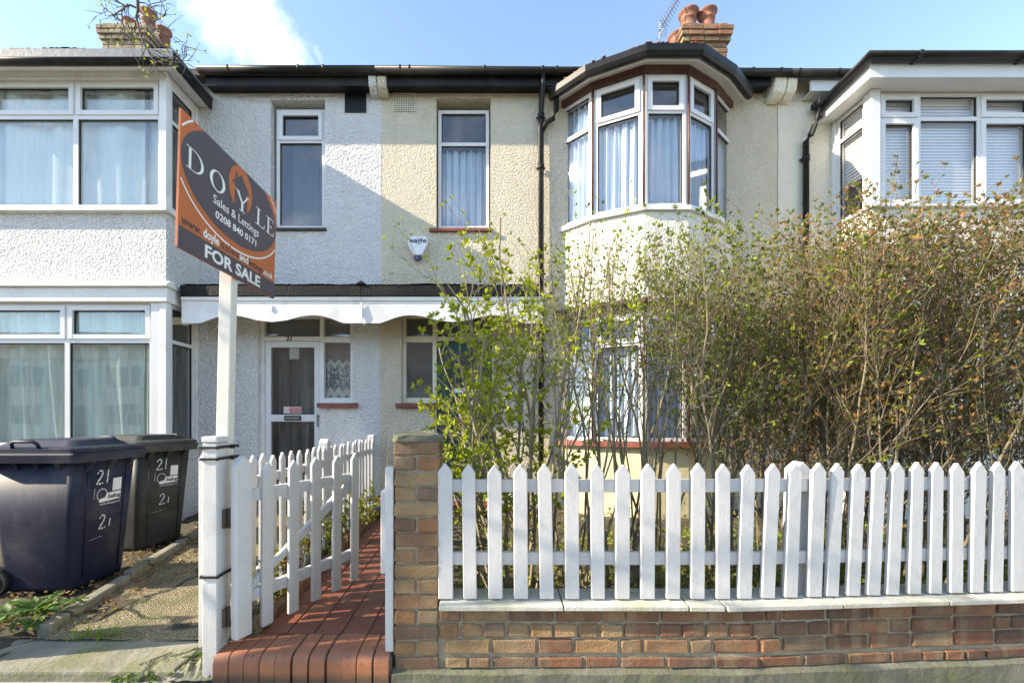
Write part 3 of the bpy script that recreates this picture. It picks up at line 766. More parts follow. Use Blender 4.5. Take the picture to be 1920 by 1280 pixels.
# local board axes: x = along the board away from the street, y = up, z = toward the path
bo = MB(); bo.box(0, BW, 0, BH, -.010, 0)
Mb = Matrix.Translation(Vector((.052, -.423, 1.945))) @ Matrix.Rotation(R(2.2), 4, 'Y') @ frame((0, 0, 0), (.03, 1, .012), (0, -.012, 1), (1, -.03, 0))
bo.xform(Mb); bo = bo.build('board', M['sign_orange'], sg, local=True)
def sign_part(nm, mat, fn):
    q = MB(); fn(q); q.xform(Mb); q.build(nm, M[mat], bo, local=True)
sign_part('slate_ellipse', 'sign_dark', lambda q: flat(q, clip(ell(.393, .396, .388, .222, 72), .001, BW-.001, .1, BH-.001), .0002, .0008))
sign_part('sale_slip', 'sign_dark', lambda q: (q.box(0, BW, -.001, .092, .0002, .003)))
def ring(q):
    n = 160
    for k in range(n):
        a, b = 2*math.pi*k/n, 2*math.pi*(k+1)/n
        P = [(.393+ra*math.cos(t), .396+rb*math.sin(t)) for (ra, rb, t) in ((.420, .252, a), (.428, .260, a), (.428, .260, b), (.420, .252, b))]
        if all(0 <= x <= BW and .1 <= y <= BH for x, y in P): q.quad(*[(x, y, .0008) for x, y in P])
sign_part('white_ring', 'sign_white', ring)
def icon(q):
    flat(q, clip(ell(.425, .455, .100, .112, 48), .3, .6, .345, .565), .0008, .0013)
sign_part('house_emblem', 'sign_orange', icon)
def icon2(q):
    flat(q, [(.373, .34), (.373, .462), (.345, .462), (.375, .488), (.375, .525), (.392, .525), (.392, .503), (.425, .532), (.505, .462), (.484, .462), (.484, .34)], .0013, .0016)
sign_part('house_silhouette', 'sign_dark', icon2)
def serif(q, ch, x, y, h, w):
    z0, z1 = .0016, .0022; t = .19*w; s_ = .035*h
    def P(*pts): flat(q, [(x+a*w, y+b*h) for a, b in pts], z0, z1)
    def arc(cx, cy, a0, b0, a1, b1, t0, t1, n=20):
        for k in range(n):
            u, v = t0+(t1-t0)*k/n, t0+(t1-t0)*(k+1)/n
            P((cx+a0*math.cos(u), cy+b0*math.sin(u)), (cx+a1*math.cos(u), cy+b1*math.sin(u)), (cx+a1*math.cos(v), cy+b1*math.sin(v)), (cx+a0*math.cos(v), cy+b0*math.sin(v)))
    def serifs(cx, yb, wd=.17): P((cx-wd, yb-.018), (cx+wd, yb-.018), (cx+wd, yb+.018), (cx-wd, yb+.018))
    if ch == 'D':
        P((.13, 0), (.27, 0), (.27, 1), (.13, 1)); P((0, 0), (.45, 0), (.45, .04), (0, .04)); P((0, .96), (.45, .96), (.45, 1), (0, 1))
        arc(.42, .5, .43, .46, .58, .5, -math.pi/2, math.pi/2)
    elif ch == 'O': arc(.5, .5, .33, .46, .5, .51, 0, 2*math.pi, 36)
    elif ch == 'Y':
        P((.44, 0), (.58, 0), (.58, .48), (.44, .48)); P((.44, .46), (.58, .48), (.24, 1), (.08, 1)); P((.5, .46), (.58, .46), (.93, 1), (.84, 1))
        serifs(.51, .018, .2); serifs(.16, .982); serifs(.88, .982, .14)
    elif ch == 'L':
        P((.2, 0), (.38, 0), (.38, 1), (.2, 1)); P((0, 0), (.95, 0), (.95, .045), (0, .045)); P((.88, .04), (.95, .04), (1, .27), (.95, .27)); serifs(.29, .982, .26)
    elif ch == 'E':
        P((.18, 0), (.36, 0), (.36, 1), (.18, 1)); P((0, 0), (.93, 0), (.93, .045), (0, .045)); P((0, .955), (.9, .955), (.9, 1), (0, 1)); P((.36, .485), (.7, .485), (.7, .525), (.36, .525))
        P((.86, .04), (.93, .04), (.99, .26), (.94, .26)); P((.84, .96), (.9, .96), (.9, .78), (.87, .78)); P((.66, .42), (.7, .42), (.7, .6), (.66, .6))
def brand(q):
    for ch, x, w in (('D', .035, .108), ('O', .185, .112), ('Y', .375, .125), ('L', .562, .095), ('E', .672, .085)): serif(q, ch, x, .352, .092, w)
sign_part('lettering', 'sign_white', brand)
for txt, cap_, x_, y_, w_, z_, bo_, mt_ in (("Sales & Lettings", .040, .212, .289, .385, .0014, 0, 'sign_white'), ("0208 840 0171", .033, .232, .2285, .345, .0014, .0008, 'sign_white'),
        ("FOR SALE", .056, .16, .020, .46, .0036, .0022, 'sign_white'), ("www.", .036, .018, .1065, .125, .0014, .0006, 'sign_dark'), ("doyle", .040, .152, .1065, .112, .0014, .0014, 'sign_white'),
        ("sales", .038, .276, .1065, .148, .0014, 0, 'sign_dark'), ("and", .036, .430, .1065, .078, .0014, .001, 'sign_white'), ("lettings", .036, .514, .1065, .136, .0014, 0, 'sign_dark'), (".co.uk", .034, .655, .1065, .105, .0014, .0008, 'sign_white')):
    sign_part('lettering', mt_, lambda q: text_mb(q, txt, cap_, x_, y_, w_, z=z_, bold=bo_))

gate = thing('garden_gate', 'white pointed picket gate with a diagonal brace standing open over the path', 'gate', (-1.20, 2.115, .2), math.atan2(.909, .415))
GL = .875     # local x along the gate, local -y toward the path
def gpart(nm, x0, x1, y0, y1, z0, z1): m_ = MB(); m_.box(x0, x1, y0, y1, z0, z1); return m_.build(nm, M['picket'], gate, local=True, bev=.003)
gpm = picket_mesh(.068, .865, .022)
stile = picket_mesh(.085, .90, .045)
piece('stile', stile, gate, (.02, -.012, .0), local=True)
for k in range(5): piece('picket', gpm, gate, (.165+k*.171, -.012, br.uniform(-.008, .004)), (0, br.uniform(-.006, .006), 0), (1, 1, .995), local=True)
for z in (.69, .175): gpart('rail', .0, GL+.01, .0, .03, z-.032, z+.032)
m_ = MB(); m_.prism([(.04, .21), (.10, .205), (.85, .62), (.85, .66), (.79, .66)], .002, .028, 'y'); m_.build('brace', M['picket'], gate, local=True, bev=.003)

# picket fence beside the path
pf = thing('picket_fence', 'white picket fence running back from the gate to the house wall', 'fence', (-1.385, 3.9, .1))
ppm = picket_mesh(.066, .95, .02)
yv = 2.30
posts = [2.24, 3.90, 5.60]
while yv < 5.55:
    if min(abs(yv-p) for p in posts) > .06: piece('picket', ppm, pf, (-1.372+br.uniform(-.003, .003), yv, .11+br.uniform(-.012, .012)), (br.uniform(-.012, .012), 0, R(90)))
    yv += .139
for z in (.90, .32):
    m_ = MB(); m_.box(-1.412, -1.384, 2.24, 5.66, z-.03, z+.03); m_.build('rail', M['picket'], pf, bev=.003)
for y in posts:
    m_ = MB(); m_.prism([(-.04, 0), (.04, 0), (.04, 1.0), (0, 1.035), (-.04, 1.0)], -.04, .04, 'y')
    piece('post', m_.mesh('post', M['picket'], bev=.004), pf, (-1.405, y, .08), (0, 0, R(90)))

# ------------------------------------------------------------------ houses
LH = thing('terraced_house', 'white roughcast terraced house with a square two storey bay and half glazed door', 'house', (-3.98, WY, 0), group='terraced houses along the street')
CH = thing('terraced_house', 'cream roughcast terraced house with a curved bow window and green door', 'house', (1.34, WY, 0), group='terraced houses along the street')
RH = thing('terraced_house', 'pale terraced house with a square bay and white slatted blinds behind the hedge', 'house', (6.65, WY, 0), group='terraced houses along the street')

def shell(H, x0, x1, mat, holes, ztop=5.78):
    mb = MB(); wall_holes(mb, x0, x1, -.05, ztop, WY, .24, holes); w = mb.build('wall', M[mat], H)
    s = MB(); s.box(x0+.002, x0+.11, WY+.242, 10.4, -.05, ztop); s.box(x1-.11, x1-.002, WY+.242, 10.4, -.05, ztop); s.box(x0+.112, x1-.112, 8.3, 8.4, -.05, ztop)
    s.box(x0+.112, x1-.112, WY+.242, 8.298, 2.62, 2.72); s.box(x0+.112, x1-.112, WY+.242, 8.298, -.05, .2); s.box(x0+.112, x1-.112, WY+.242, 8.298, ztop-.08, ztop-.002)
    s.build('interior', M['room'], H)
    r = MB(); ye, ze, pit = WY-.2, 5.74, math.tan(R(34)); yr = 10.0
    r.prism([(ye, ze), (yr, ze+(yr-ye)*pit), (2*yr-ye, ze), (2*yr-ye, ze+.06), (yr, ze+(yr-ye)*pit+.07), (ye, ze+.06)], x0+.001, x1-.001, 'x'); rf = r.build('roof', M['slate'], H)
    t_ = MB(); n = 22
    for k in range(n):
        y0 = ye+(yr-ye)*k/n; y1 = ye+(yr-ye)*(k+1)/n
        t_.prism([(y0, ze+.063+(y0-ye)*pit), (y1, ze+.063+(y1-ye)*pit), (y0, ze+.085+(y0-ye)*pit)], x0+.002, x1-.002, 'x')
    t_.build('tile_courses', M['slate'], rf, kind='stuff')
    return w
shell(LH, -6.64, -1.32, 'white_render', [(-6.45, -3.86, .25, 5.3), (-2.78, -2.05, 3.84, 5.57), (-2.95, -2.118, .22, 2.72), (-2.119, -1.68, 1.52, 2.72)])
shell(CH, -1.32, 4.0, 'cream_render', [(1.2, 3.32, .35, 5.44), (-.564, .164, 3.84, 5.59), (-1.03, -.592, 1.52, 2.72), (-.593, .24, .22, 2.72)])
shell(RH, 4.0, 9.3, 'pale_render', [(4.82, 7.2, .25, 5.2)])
# next house along, only its flank of wall and roof comes near the frame
NH = thing('terraced_house', 'plain white terraced house beyond the white bay at the end of the row', 'house', (-9.3, WY, 0), group='terraced houses along the street')
shell(NH, -11.96, -6.641, 'white_render', [(-8.4, -7.5, 3.84, 5.4), (-8.4, -7.5, 1.2, 2.5)])
for z0, z1 in ((3.84, 5.4), (1.2, 2.5)): window(NH, (-8.4, WY+.08, z0), (1, 0, 0), (0, -1, 0), .9, z0, z1, cols=(.45,), transom=z1-.4, curtain='curtain_white')

def gutter(H, x0, x1, y, z, r=.058, drop=0, name='gutter'):
    mb = MB(); n = 10; rings = []
    for (x, zz) in ((x0, z), (x1, z-drop)):
        rg = [(x, y-r*math.cos(math.pi*k/n), zz-r*math.sin(math.pi*k/n)) for k in range(n+1)] + [(x, y+(r-.008)*math.cos(math.pi*k/n), zz-(r-.008)*math.sin(math.pi*k/n)) for k in range(n+1)]
        rings.append(rg)
    mb.loft(rings); return mb.build(name, M['black'], H)
def straps(H, par, xs, y, z0, slope, x0):
    for x in xs:
        z = z0-slope*(x-x0); mb = MB(); n = 10; rr = .063
        rg = [[(xx, y-rr*math.cos(math.pi*k/n), z+.006-rr*math.sin(math.pi*k/n)) for k in range(n+1)] + [(xx, y+.05*math.cos(math.pi*k/n), z-.05*math.sin(math.pi*k/n)) for k in range(n+1)] for xx in (x-.016, x+.016)]
        mb.loft(rg); mb.build('gutter_bracket', M['black'], par)
GY, GZ = WY-.225, 5.80
g1 = gutter(LH, -3.6, -1.322, GY, GZ); straps(LH, g1, (-3.2, -2.3, -1.98), GY, GZ, 0, 0)
g2 = gutter(CH, -1.318, 3.998, GY, GZ-.002, drop=.035); straps(CH, g2, (-1.0, -.88, .08, .82, 1.0, 3.5, 3.86), GY, GZ, .0066, -1.318)
g3 = gutter(RH, 4.002, 9.3, GY, GZ-.04, drop=.01); straps(RH, g3, (4.1, 4.6), GY, GZ-.045, 0, 0)
for H, x0, x1 in ((LH, -3.55, -1.43), (CH, -1.19, 3.80)):
    mb = MB(); mb.box(x0, x1, WY-.165, WY-.14, 5.63, 5.79); mb.box(x0, x1, WY-.138, WY-.002, 5.655, 5.675); mb.build('fascia_board', M['black'], H)
mb = MB(); mb.box(4.32, 5.3, WY-.17, WY-.14, 5.56, 5.70); mb.build('fascia_board', M['upvc'], RH)
for k in range(7):
    mb = MB(); mb.box(4.32+k*.1, 4.415+k*.1, WY-.138, WY-.002, 5.555, 5.57); mb.build('soffit_board', M['upvc'], RH)
# party wall corbels
def corbel(H, x0, x1, mat, zb):
    mb = MB(); mb.prism([(WY-.20, 5.735), (WY-.20, zb+.14), (WY-.17, zb+.05), (WY-.09, zb+.005), (WY-.003, zb), (WY-.003, 5.735)], x0, x1, 'x'); mb.build('corbel', M[mat], H, bev=.012)
corbel(LH, -1.425, -1.325, 'white_render', 5.70-.12); corbel(CH, -1.315, -1.195, 'cream_render', 5.57); corbel(CH, 3.84, 3.992, 'pale_render', 5.50); corbel(RH, 4.004, 4.13, 'pale_render', 5.50)

m = MB(); r_ = random.Random(2); n = 60
pl_ = [(-1.345+r_.uniform(-.006, .006), 2.96+2.75*k/n) for k in range(n+1)] + [(-1.300+r_.uniform(-.009, .009), 2.96+2.75*k/n) for k in range(n, -1, -1)]
for k in range(n):
    A, B_, C_, D_ = pl_[k], pl_[k+1], pl_[2*n-k], pl_[2*n+1-k]
    m.quad((A[0], WY-.002, A[1]), (D_[0], WY-.002, D_[1]), (C_[0], WY-.002, C_[1]), (B_[0], WY-.002, B_[1])); m.quad((D_[0], WY-.002, D_[1]), (D_[0]+.002, WY, D_[1]), (C_[0]+.002, WY, C_[1]), (C_[0], WY-.002, C_[1]))
m.build('paint_edge', M['white_render'], LH)
m = MB(); xk = 4.0
for k in range(40):
    z_ = 5.48-.07*k; xn = 4.0+r_.uniform(-.006, .006); m.quad((xk, WY-.0015, z_), (xn, WY-.0015, z_-.07), (xn+.007, WY-.0015, z_-.07), (xk+.007, WY-.0015, z_)); xk = xn
m.build('party_crack', M['sill_dark'], CH)
# small upper windows
window(LH, (-2.74, WY+.09, 3.88), (1, 0, 0), (0, -1, 0), .66, 3.88, 5.50, transom=5.07, sash=((0, 1),), curtain='curtain_grey', cd=.5, seed=3)
mb = MB(); mb.box(-2.80, -2.03, WY-.035, WY+.06, 3.815, 3.85); mb.build('sill', M['sill_dark'], LH, bev=.006)
window(CH, (-.545, WY+.09, 3.88), (1, 0, 0), (0, -1, 0), .69, 3.88, 5.49, transom=5.03, curtain='curtain_blue', cz=(3.9, 5.0), cd=.12, cwaves=6, camp=.03, seed=4)
mb = MB(); mb.box(-.655, .18, WY-.04, WY+.06, 3.80, 3.845); mb.build('sill', M['sill_red'], CH, bev=.006)
# air bricks: real lattice over a flat dark sheet that stands in for recess shade
def airbrick(H, x0, x1, z0, z1, mat, dark):
    mb = MB(); y0, y1 = WY-.012, WY-.002; n = 9; w = (x1-x0)/(n*2+1); h = (z1-z0)/(n*2+1)
    for k in range(n+1): mb.box(x0+2*k*w, x0+(2*k+1)*w, y0, y1, z0, z1)
    for k in range(n+1):
        for i in range(n): mb.box(x0+(2*i+1)*w, x0+(2*i+2)*w, y0+.001, y1, z0+2*k*h, z0+(2*k+1)*h)
    a = mb.build('air_brick', M[mat], H)
    b = MB(); b.box(x0+.002, x1-.002, WY-.004, WY-.001, z0+.002, z1-.002); b.build('vent_shade_sheet', M[dark], a)
airbrick(LH, -1.785, -1.50, 5.395, 5.695, 'black', 'rubber'); airbrick(CH, -1.135, -.85, 5.41, 5.68, 'cream_render', 'sill_dark')

# ---- white square bay (left house)
BL, BR, BY = -6.5, -3.74, WY-.60
mb = MB()
def bay_panel(mb, z0, z1):
    mb.box(BL, BR, BY, BY+.12, z0, z1); mb.box(BR-.12, BR, BY+.122, WY-.001, z0, z1); mb.box(BL, BL+.12, BY+.122, WY-.001, z0, z1)
for z_ in ((2.93, 3.80), (-.05, .93)):
    mb = MB(); bay_panel(mb, *z_); mb.build('bay_wall', M['white_render'], LH)
def one(H, nm, mat, *bx, bev=.004): m = MB(); m.box(*bx); return m.build(nm, M[mat], H, bev=bev)
for (z0, z1) in ((3.84, 5.46), (.97, 2.70)):
    one(LH, 'bay_post', 'old_white', BR-.085, BR, BY, BY+.085, z0, z1); one(LH, 'bay_post', 'old_white', BL, BL+.085, BY, BY+.085, z0, z1); one(LH, 'bay_post', 'old_white', BR-.075, BR-.002, WY-.05, WY-.003, z0, z1)
one(LH, 'frieze', 'old_white', BL, BR-.088, BY+.012, BY+.06, 5.385, 5.47); one(LH, 'frieze', 'old_white', BR-.075, BR-.005, BY+.09, WY-.052, 5.385, 5.46)
mb = MB(); mb.prism([(BY-.07, 3.80), (BY-.07, 3.765), (BY+.08, 3.765), (BY+.08, 3.845), (BY+.0, 3.835)], BL-.05, BR+.05, 'x'); mb.box(BR-.06, BR+.05, BY+.082, WY-.002, 3.765, 3.835); mb.build('sill', M['old_white'], LH, bev=.004)
mb = MB(); mb.prism([(BY-.075, 2.895), (BY-.075, 2.87), (BY+.06, 2.87), (BY+.06, 2.955), (BY-.002, 2.95)], BL-.06, BR+.06, 'x'); mb.box(BR-.06, BR+.055, BY+.062, WY-.002, 2.87, 2.925)
mb.build('string_course', M['old_white'], LH, bev=.004)
mb = MB(); mb.box(BL-.03, BR+.03, BY-.03, BY+.1, 2.70, 2.868); mb.box(BR-.1, BR+.03, BY+.102, WY-.002, 2.70, 2.868); mb.build('fascia_board', M['old_white'], LH, bev=.004)
mb = MB(); mb.box(BL-.04, BR+.045, BY-.05, BY+.1, .93, .968); mb.box(BR-.06, BR+.045, BY+.102, WY-.002, .93, .965); mb.build('sill', M['old_white'], LH, bev=.004)
window(LH, (BL+.09, BY+.055, 3.842), (1, 0, 0), (0, -1, 0), BR-.088-BL-.09, 3.842, 5.384, cols=(.50, 1.542), transom=4.95, sash=((1, 1), (2, 1)), glass='dirty_glass', curtain='curtain_white', cz=(3.86, 5.36), cwaves=4, camp=.022, seed=8, csweep=.05, bar=.06)
window(LH, (BL+.09, BY+.055, .972), (1, 0, 0), (0, -1, 0), BR-.19-BL-.09, .972, 2.698, cols=(.45, 1.44), transom=2.25, sash=((1, 1), (2, 1)), glass='dirty_glass', curtain='curtain_green', cz=(.98, 2.68), cwaves=6, camp=.035, seed=9, csweep=.16, bar=.06)
mb = MB(); mb.box(BR-.19, BR-.087, BY+.01, BY+.09, .972, 2.698); mb.build('bay_post', M['upvc'], LH)
window(LH, (BR-.03, BY+.09, 3.842), (0, 1, 0), (1, 0, 0), .455, 3.842, 5.384, transom=4.95, glass='dirty_glass', curtain='curtain_grey', cd=.3, seed=2)
window(LH, (BR-.03, BY+.09, .972), (0, 1, 0), (1, 0, 0), .455, .972, 2.698, transom=2.25, glass='dirty_glass', curtain='curtain_grey', cd=.3, seed=5)
mb = MB(); mb.box(BL-.2, BR+.16, BY-.14, WY-.003, 5.472, 5.49); mb.build('soffit_board', M['old_white'], LH)
mb = MB(); mb.box(BL-.2, BR+.155, BY-.135, BY-.10, 5.40, 5.47); mb.build('cornice', M['old_white'], LH)
gutter(LH, BL-.2, BR+.20, BY-.185, 5.435, .05)
mb = MB(); mb.box(BR+.162, BR+.19, BY-.12, WY-.02, 5.43, 5.56); mb.build('fascia_board', M['black'], LH)
mb = MB(); mb.box(BL-.2, BR+.20, BY-.17, WY-.004, 5.565, 5.585)
mb.box(BL-.2, BR+.20, BY-.172, BY-.158, 5.455, 5.563); mb.build('roof_lead', M['lead'], LH)
mo_ = bumpy(BL-.2, BR+.19, BY-.165, BY+.1, 5.592, .018, 120, 6, 9).build('roof_felt_edge', M['felt'], LH)

# door set of the left house
def door_set(H, flip):
    sx = -1 if flip else 1; ax = -1.355
    def X(x): return x if not flip else 2*ax-x
    def bx(mb, x0, x1, *r): a, b = sorted((X(x0), X(x1))); mb.box(a, b, *r)
    y0, y1 = WY+.06, WY+.14
    mb = MB(); bx(mb, -2.95, -2.895, y0, y1, .22, 2.72); bx(mb, -2.145, -2.09, y0, y1, .22, 2.72); bx(mb, -2.893, -2.147, y0, y1, 2.36, 2.42); bx(mb, -2.893, -2.147, y0, y1, 2.665, 2.72)
    bx(mb, -2.088, -1.735, y0, y1, 1.52, 1.59); bx(mb, -2.088, -1.735, y0, y1, 2.665, 2.72); bx(mb, -2.088, -1.735, y0, y1, 2.34, 2.42); bx(mb, -1.733, -1.68, y0, y1, 1.52, 2.72)
    fr = mb.build('door_frame', M['old_white' if not flip else 'cream_wood'], H, bev=.003)
    for (a, b, c, d) in ((-2.893, -2.147, 2.422, 2.663), (-2.088, -1.735, 2.422, 2.663), (-2.088, -1.735, 1.592, 2.338)):
        q = MB(); bx(q, a, b, y0+.03, y0+.036, c, d); q.build('pane', M['dark_glass' if flip else 'glass'], fr)
    q = MB(); bx(q, -2.145, -1.61, WY-.06, WY+.055, 1.455, 1.516); q.build('sill', M['sill_red'], H, bev=.006)
    q = MB(); bx(q, -2.95, -2.09, WY-.25, WY+.06, -.02, .21); q.build('door_step', M['concrete'] if not flip else M['tile'], H, bev=.01)
    return fr, X
fr, _ = door_set(LH, False)
q = MB(); q.quad((-2.09, WY+.17, 1.55), (-1.74, WY+.17, 1.55), (-1.74, WY+.17, 2.66), (-2.09, WY+.17, 2.66)); q.build('lace_curtain', M['lace'], fr)
q = MB(); q.quad((-2.89, WY+.18, 2.42), (-2.15, WY+.18, 2.42), (-2.15, WY+.18, 2.68), (-2.89, WY+.18, 2.68)); q.build('curtain', M['curtain_grey'], fr)
q = MB(); text_mb(q, "21", .062, -2.60, 2.362, Mx=frame((0, WY+.058, 0), (1, 0, 0), (0, 0, 1), (0, -1, 0)), bold=.002, ext=.002); q.build('house_number', M['black'], fr)
# door leaf: white frame with two panes
mb = MB(); y0, y1 = WY+.075, WY+.125
x0, x1, z0, z1 = -2.89, -2.15, .23, 2.355; sw = .075
mb.box(x0, x0+sw, y0, y1, z0, z1); mb.box(x1-sw, x1, y0, y1, z0, z1); mb.box(x0+sw, x1-sw, y0, y1, z0, z0+.1); mb.box(x0+sw, x1-sw, y0, y1, z1-.08, z1); mb.box(x0+sw, x1-sw, y0, y1, 1.27, 1.365)
dl = mb.build('door', M['upvc'], LH, bev=.003)
for (c, d) in ((.33, 1.27), (1.365, z1-.08)):
    q = MB(); q.box(x0+sw, x1-sw, y0+.02, y0+.026, c, d); q.build('pane', M['dark_glass'], dl)
Mq = frame((0, WY+.24, 0), (1, 0, 0), (0, 0, 1), (0, -1, 0))
curtain_mb(Mq, x0, x1, .3, 2.3, .0, .02, 4, 5).build('curtain', M['curtain_grey'], dl)
q = MB(); q.box(-2.63, -2.40, y0-.012, y0-.001, 1.285, 1.35); q.build('letter_plate', M['black'], dl, bev=.004)
q = MB(); q.box(-2.61, -2.42, y0-.018, y0-.013, 1.30, 1.335); q.build('letter_flap', M['steel'], dl, bev=.002)
q = MB(); q.box(-2.645, -2.405, y0+.012, y0+.014, 1.385, 1.47); stk = q.build('junk_mail_sticker', M['print_white'], dl)
q = MB(); q.box(-2.568, -2.412, y0+.010, y0+.0115, 1.392, 1.463); q.build('red_print', M['sticker_red'], dl)
q = MB(); Mt = frame((0, y0+.0095, 0), (1, 0, 0), (0, 0, 1), (0, -1, 0)); text_mb(q, "NO JUNK MAIL", .016, -2.558, 1.442, .136, Mx=Mt)
for k in range(3): text_mb(q, "NO FREE PAPERS", .008, -2.556, 1.428-.012*k, .13, Mx=Mt)
q.build('lettering', M['print_white'], dl)
q = MB()
for k in range(24):
    a, b = 2*math.pi*k/24, 2*math.pi*(k+1)/24
    q.quad(*[(-2.607+r_*math.cos(t), y0+.0105, 1.4275+r_*math.sin(t)) for r_, t in ((.024, a), (.030, a), (.030, b), (.024, b))])
q.box(-2.627, -2.587, y0+.0095, y0+.011, 1.425, 1.43, None); q.build('ban_symbol', M['sticker_red'], dl)
q = MB(); q.box(-2.575, -2.445, y0+.03, y0+.034, 2.12, 2.275); q.build('paper_note', M['print_white'], dl)
q = MB(); q.box(-2.19, -2.165, y0-.012, y0-.001, 1.2, 1.37); q.box(-2.185, -2.11, y0-.04, y0-.025, 1.335, 1.35); q.build('handle', M['steel'], dl, bev=.003)
# green door of the cream house
fr2, Xf = door_set(CH, True)
mb = MB(); gx0, gx1 = -.558, .182
mb.box(gx0, gx1, WY+.085, WY+.13, .23, 2.355); gd = mb.build('door', M['green_door'], CH)
for (a, b) in ((gx0+.09, gx0+.34), (gx1-.34, gx1-.09)):
    for (c, d) in ((.42, 1.05), (1.25, 1.62)):
        q = MB(); q.box(a, b, WY+.072, WY+.084, c, d); q.build('panel', M['green_door'], gd, bev=.006)
q = MB(); q.box(gx0+.12, gx1-.12, WY+.078, WY+.084, 1.75, 2.22); q.build('pane', M['dark_glass'], gd)
q = MB(); q.box(gx0+.20, gx0+.42, WY+.066, WY+.071, 1.66, 1.72); q.build('door_notice', M['print_white'], gd)
q = MB(); q.tube([(gx1-.06, WY+.085, 1.25), (gx1-.06, WY+.03, 1.25)], [.02, .028], 12); q.build('knob', M['steel'], gd)
q = MB(); q.box(-.566, -.548, WY+.045, WY+.059, 1.63, 1.70); q.build('bell_push', M['steel'], fr2)
q = MB(); q.box(-1.02, .24, WY+.16, WY+.162, .25, 2.72); q.build('hall_curtain', M['curtain_grey'], fr2)

# ---- canopy over the two doors: one half belongs to each house
def canopy(H, x0, x1, yo):
    Yf = WY-.46+yo
    r = MB(); r.prism([(Yf-.05, 2.80), (WY-.003, 2.80), (WY-.003, 3.05), (Yf-.03, 2.94), (Yf-.055, 2.925)], x0, x1, 'x'); r.build('canopy_roof', M['felt'], H, bev=.006)
    e = bumpy(x0, x1, Yf-.06, WY-.01, 2.955, .012, 140, 10, int(x0*10))
    for i, v in enumerate(e.v): e.v[i] = (v[0], v[1], v[2]+(v[1]-Yf)*.24)
    e.build('canopy_felt', M['felt'], H)
    m = MB(); m.box(x0, x1, Yf-.035, Yf-.02, 2.752, 2.797); m.build('canopy_moulding', M['old_white'], H, bev=.004)
    n = 120; w = x1-x0; low = []
    for k in range(n+1):
        u = k/n; a = abs(u-.5)*2      # centre point low, two arches, low ends
        if a > .80: z = 2.475
        else:
            q_ = a/.80; z = 2.475 + .098*max(0, math.sin(math.pi*q_**1.25))**1.15
        if a < .16: z = 2.49 + .02*(a/.16)
        low.append((x0+w*u, z))
    v = MB()
    for k in range(n):
        (xa, za), (xb, zb) = low[k], low[k+1]; yA, yB = Yf-.018, Yf
        v.quad((xa, yA, za), (xb, yA, zb), (xb, yA, 2.795), (xa, yA, 2.795)); v.quad((xb, yB, zb), (xa, yB, za), (xa, yB, 2.795), (xb, yB, 2.795)); v.quad((xa, yB, za), (xb, yB, zb), (xb, yA, zb), (xa, yA, za))
    v.quad((x0, yB if False else Yf, low[0][1]), (x0, Yf-.018, low[0][1]), (x0, Yf-.018, 2.795), (x0, Yf, 2.795))
    v.build('valance', M['old_white'], H)
    s = MB(); s.box(x0+.02, x1-.02, Yf+.002, WY-.003, 2.765, 2.785); s.build('canopy_soffit', M['cream_wood'], H)
    for xe in (x0, x1-.03) if H is CH else (x0,):
        b = MB(); b.prism([(Yf+.001, 2.46), (Yf+.04, 2.46), (WY-.003, 2.62), (WY-.003, 2.763), (Yf+.001, 2.763)], xe+.002, xe+.028, 'x'); b.build('canopy_bracket', M['old_white'], H)
    d = MB(); xc = (x0+x1)/2; d.prism([(xc-.022, 2.655), (xc, 2.61), (xc+.022, 2.655), (xc, 2.70)], Yf-.03, Yf-.02, 'y'); d.build('diamond_boss', M['old_white'], H, bev=.004)
canopy(LH, -3.64, -1.432, 0); canopy(CH, -1.428, .79, 0)
d = MB(); yb = WY-.46-.034; d.quad((-1.43, yb, 2.74), (-1.46, yb+.014, 2.62), (-1.43, yb-.012, 2.60)); d.quad((-1.43, yb, 2.74), (-1.43, yb-.012, 2.60), (-1.40, yb+.014, 2.62)); d.quad((-1.46, yb+.014, 2.62), (-1.43, yb, 2.49), (-1.43, yb-.012, 2.60)); d.quad((-1.43, yb-.012, 2.60), (-1.43, yb, 2.49), (-1.40, yb+.014, 2.62))
d.build('joint_cover', M['old_white'], CH)
d = MB(); d.prism([(-1.50, 2.935), (-1.36, 2.935), (-1.39, 2.965), (-1.43, 2.985), (-1.47, 2.965)], WY-.53, WY-.004, 'y'); d.build('canopy_ridge', M['felt'], CH, bev=.01)

# ---- bow window of the cream house
BOW = [(1.09, 5.747), (1.44, 5.39), (1.99, 5.13), (2.53, 5.13), (3.01, 5.39), (3.43, 5.74)]
def bow_ring(z0, z1, d0, d1, nm, mat, par=CH): m = MB(); band(m, BOW, d0, d1, z0, z1); return m.build(nm, M[mat], par)
bow_ring(2.74, 3.80, -.12, .0, 'bow_wall', 'bay_render'); bow_ring(-.05, .96, -.12, .0, 'bow_wall', 'yellow_paint')
bow_ring(3.80, 3.855, -.14, .04, 'sill', 'old_white'); bow_ring(.962, 1.025, -.14, .085, 'sill', 'sill_red')
bow_ring(5.458, 5.546, -.08, .012, 'head_trim', 'brown'); bow_ring(2.60, 2.69, -.08, .012, 'head_trim', 'brown')
bow_ring(2.692, 2.738, -.08, .085, 'cornice', 'brown')
bow_ring(5.548, 5.566, -.10, .13, 'soffit', 'upvc'); bow_ring(5.49, 5.60, .132, .15, 'fascia_board', 'upvc')
m = MB(); prof_ = [(.152, 5.60), (.152, 5.52), (.175, 5.49), (.215, 5.49), (.24, 5.53), (.24, 5.605), (.228, 5.605), (.226, 5.54), (.165, 5.54), (.165, 5.60)]
rings = [[(poly_offset(BOW, d_)[i][0], min(poly_offset(BOW, d_)[i][1], WY-.004), z_) for d_, z_ in prof_] for i in range(6)]
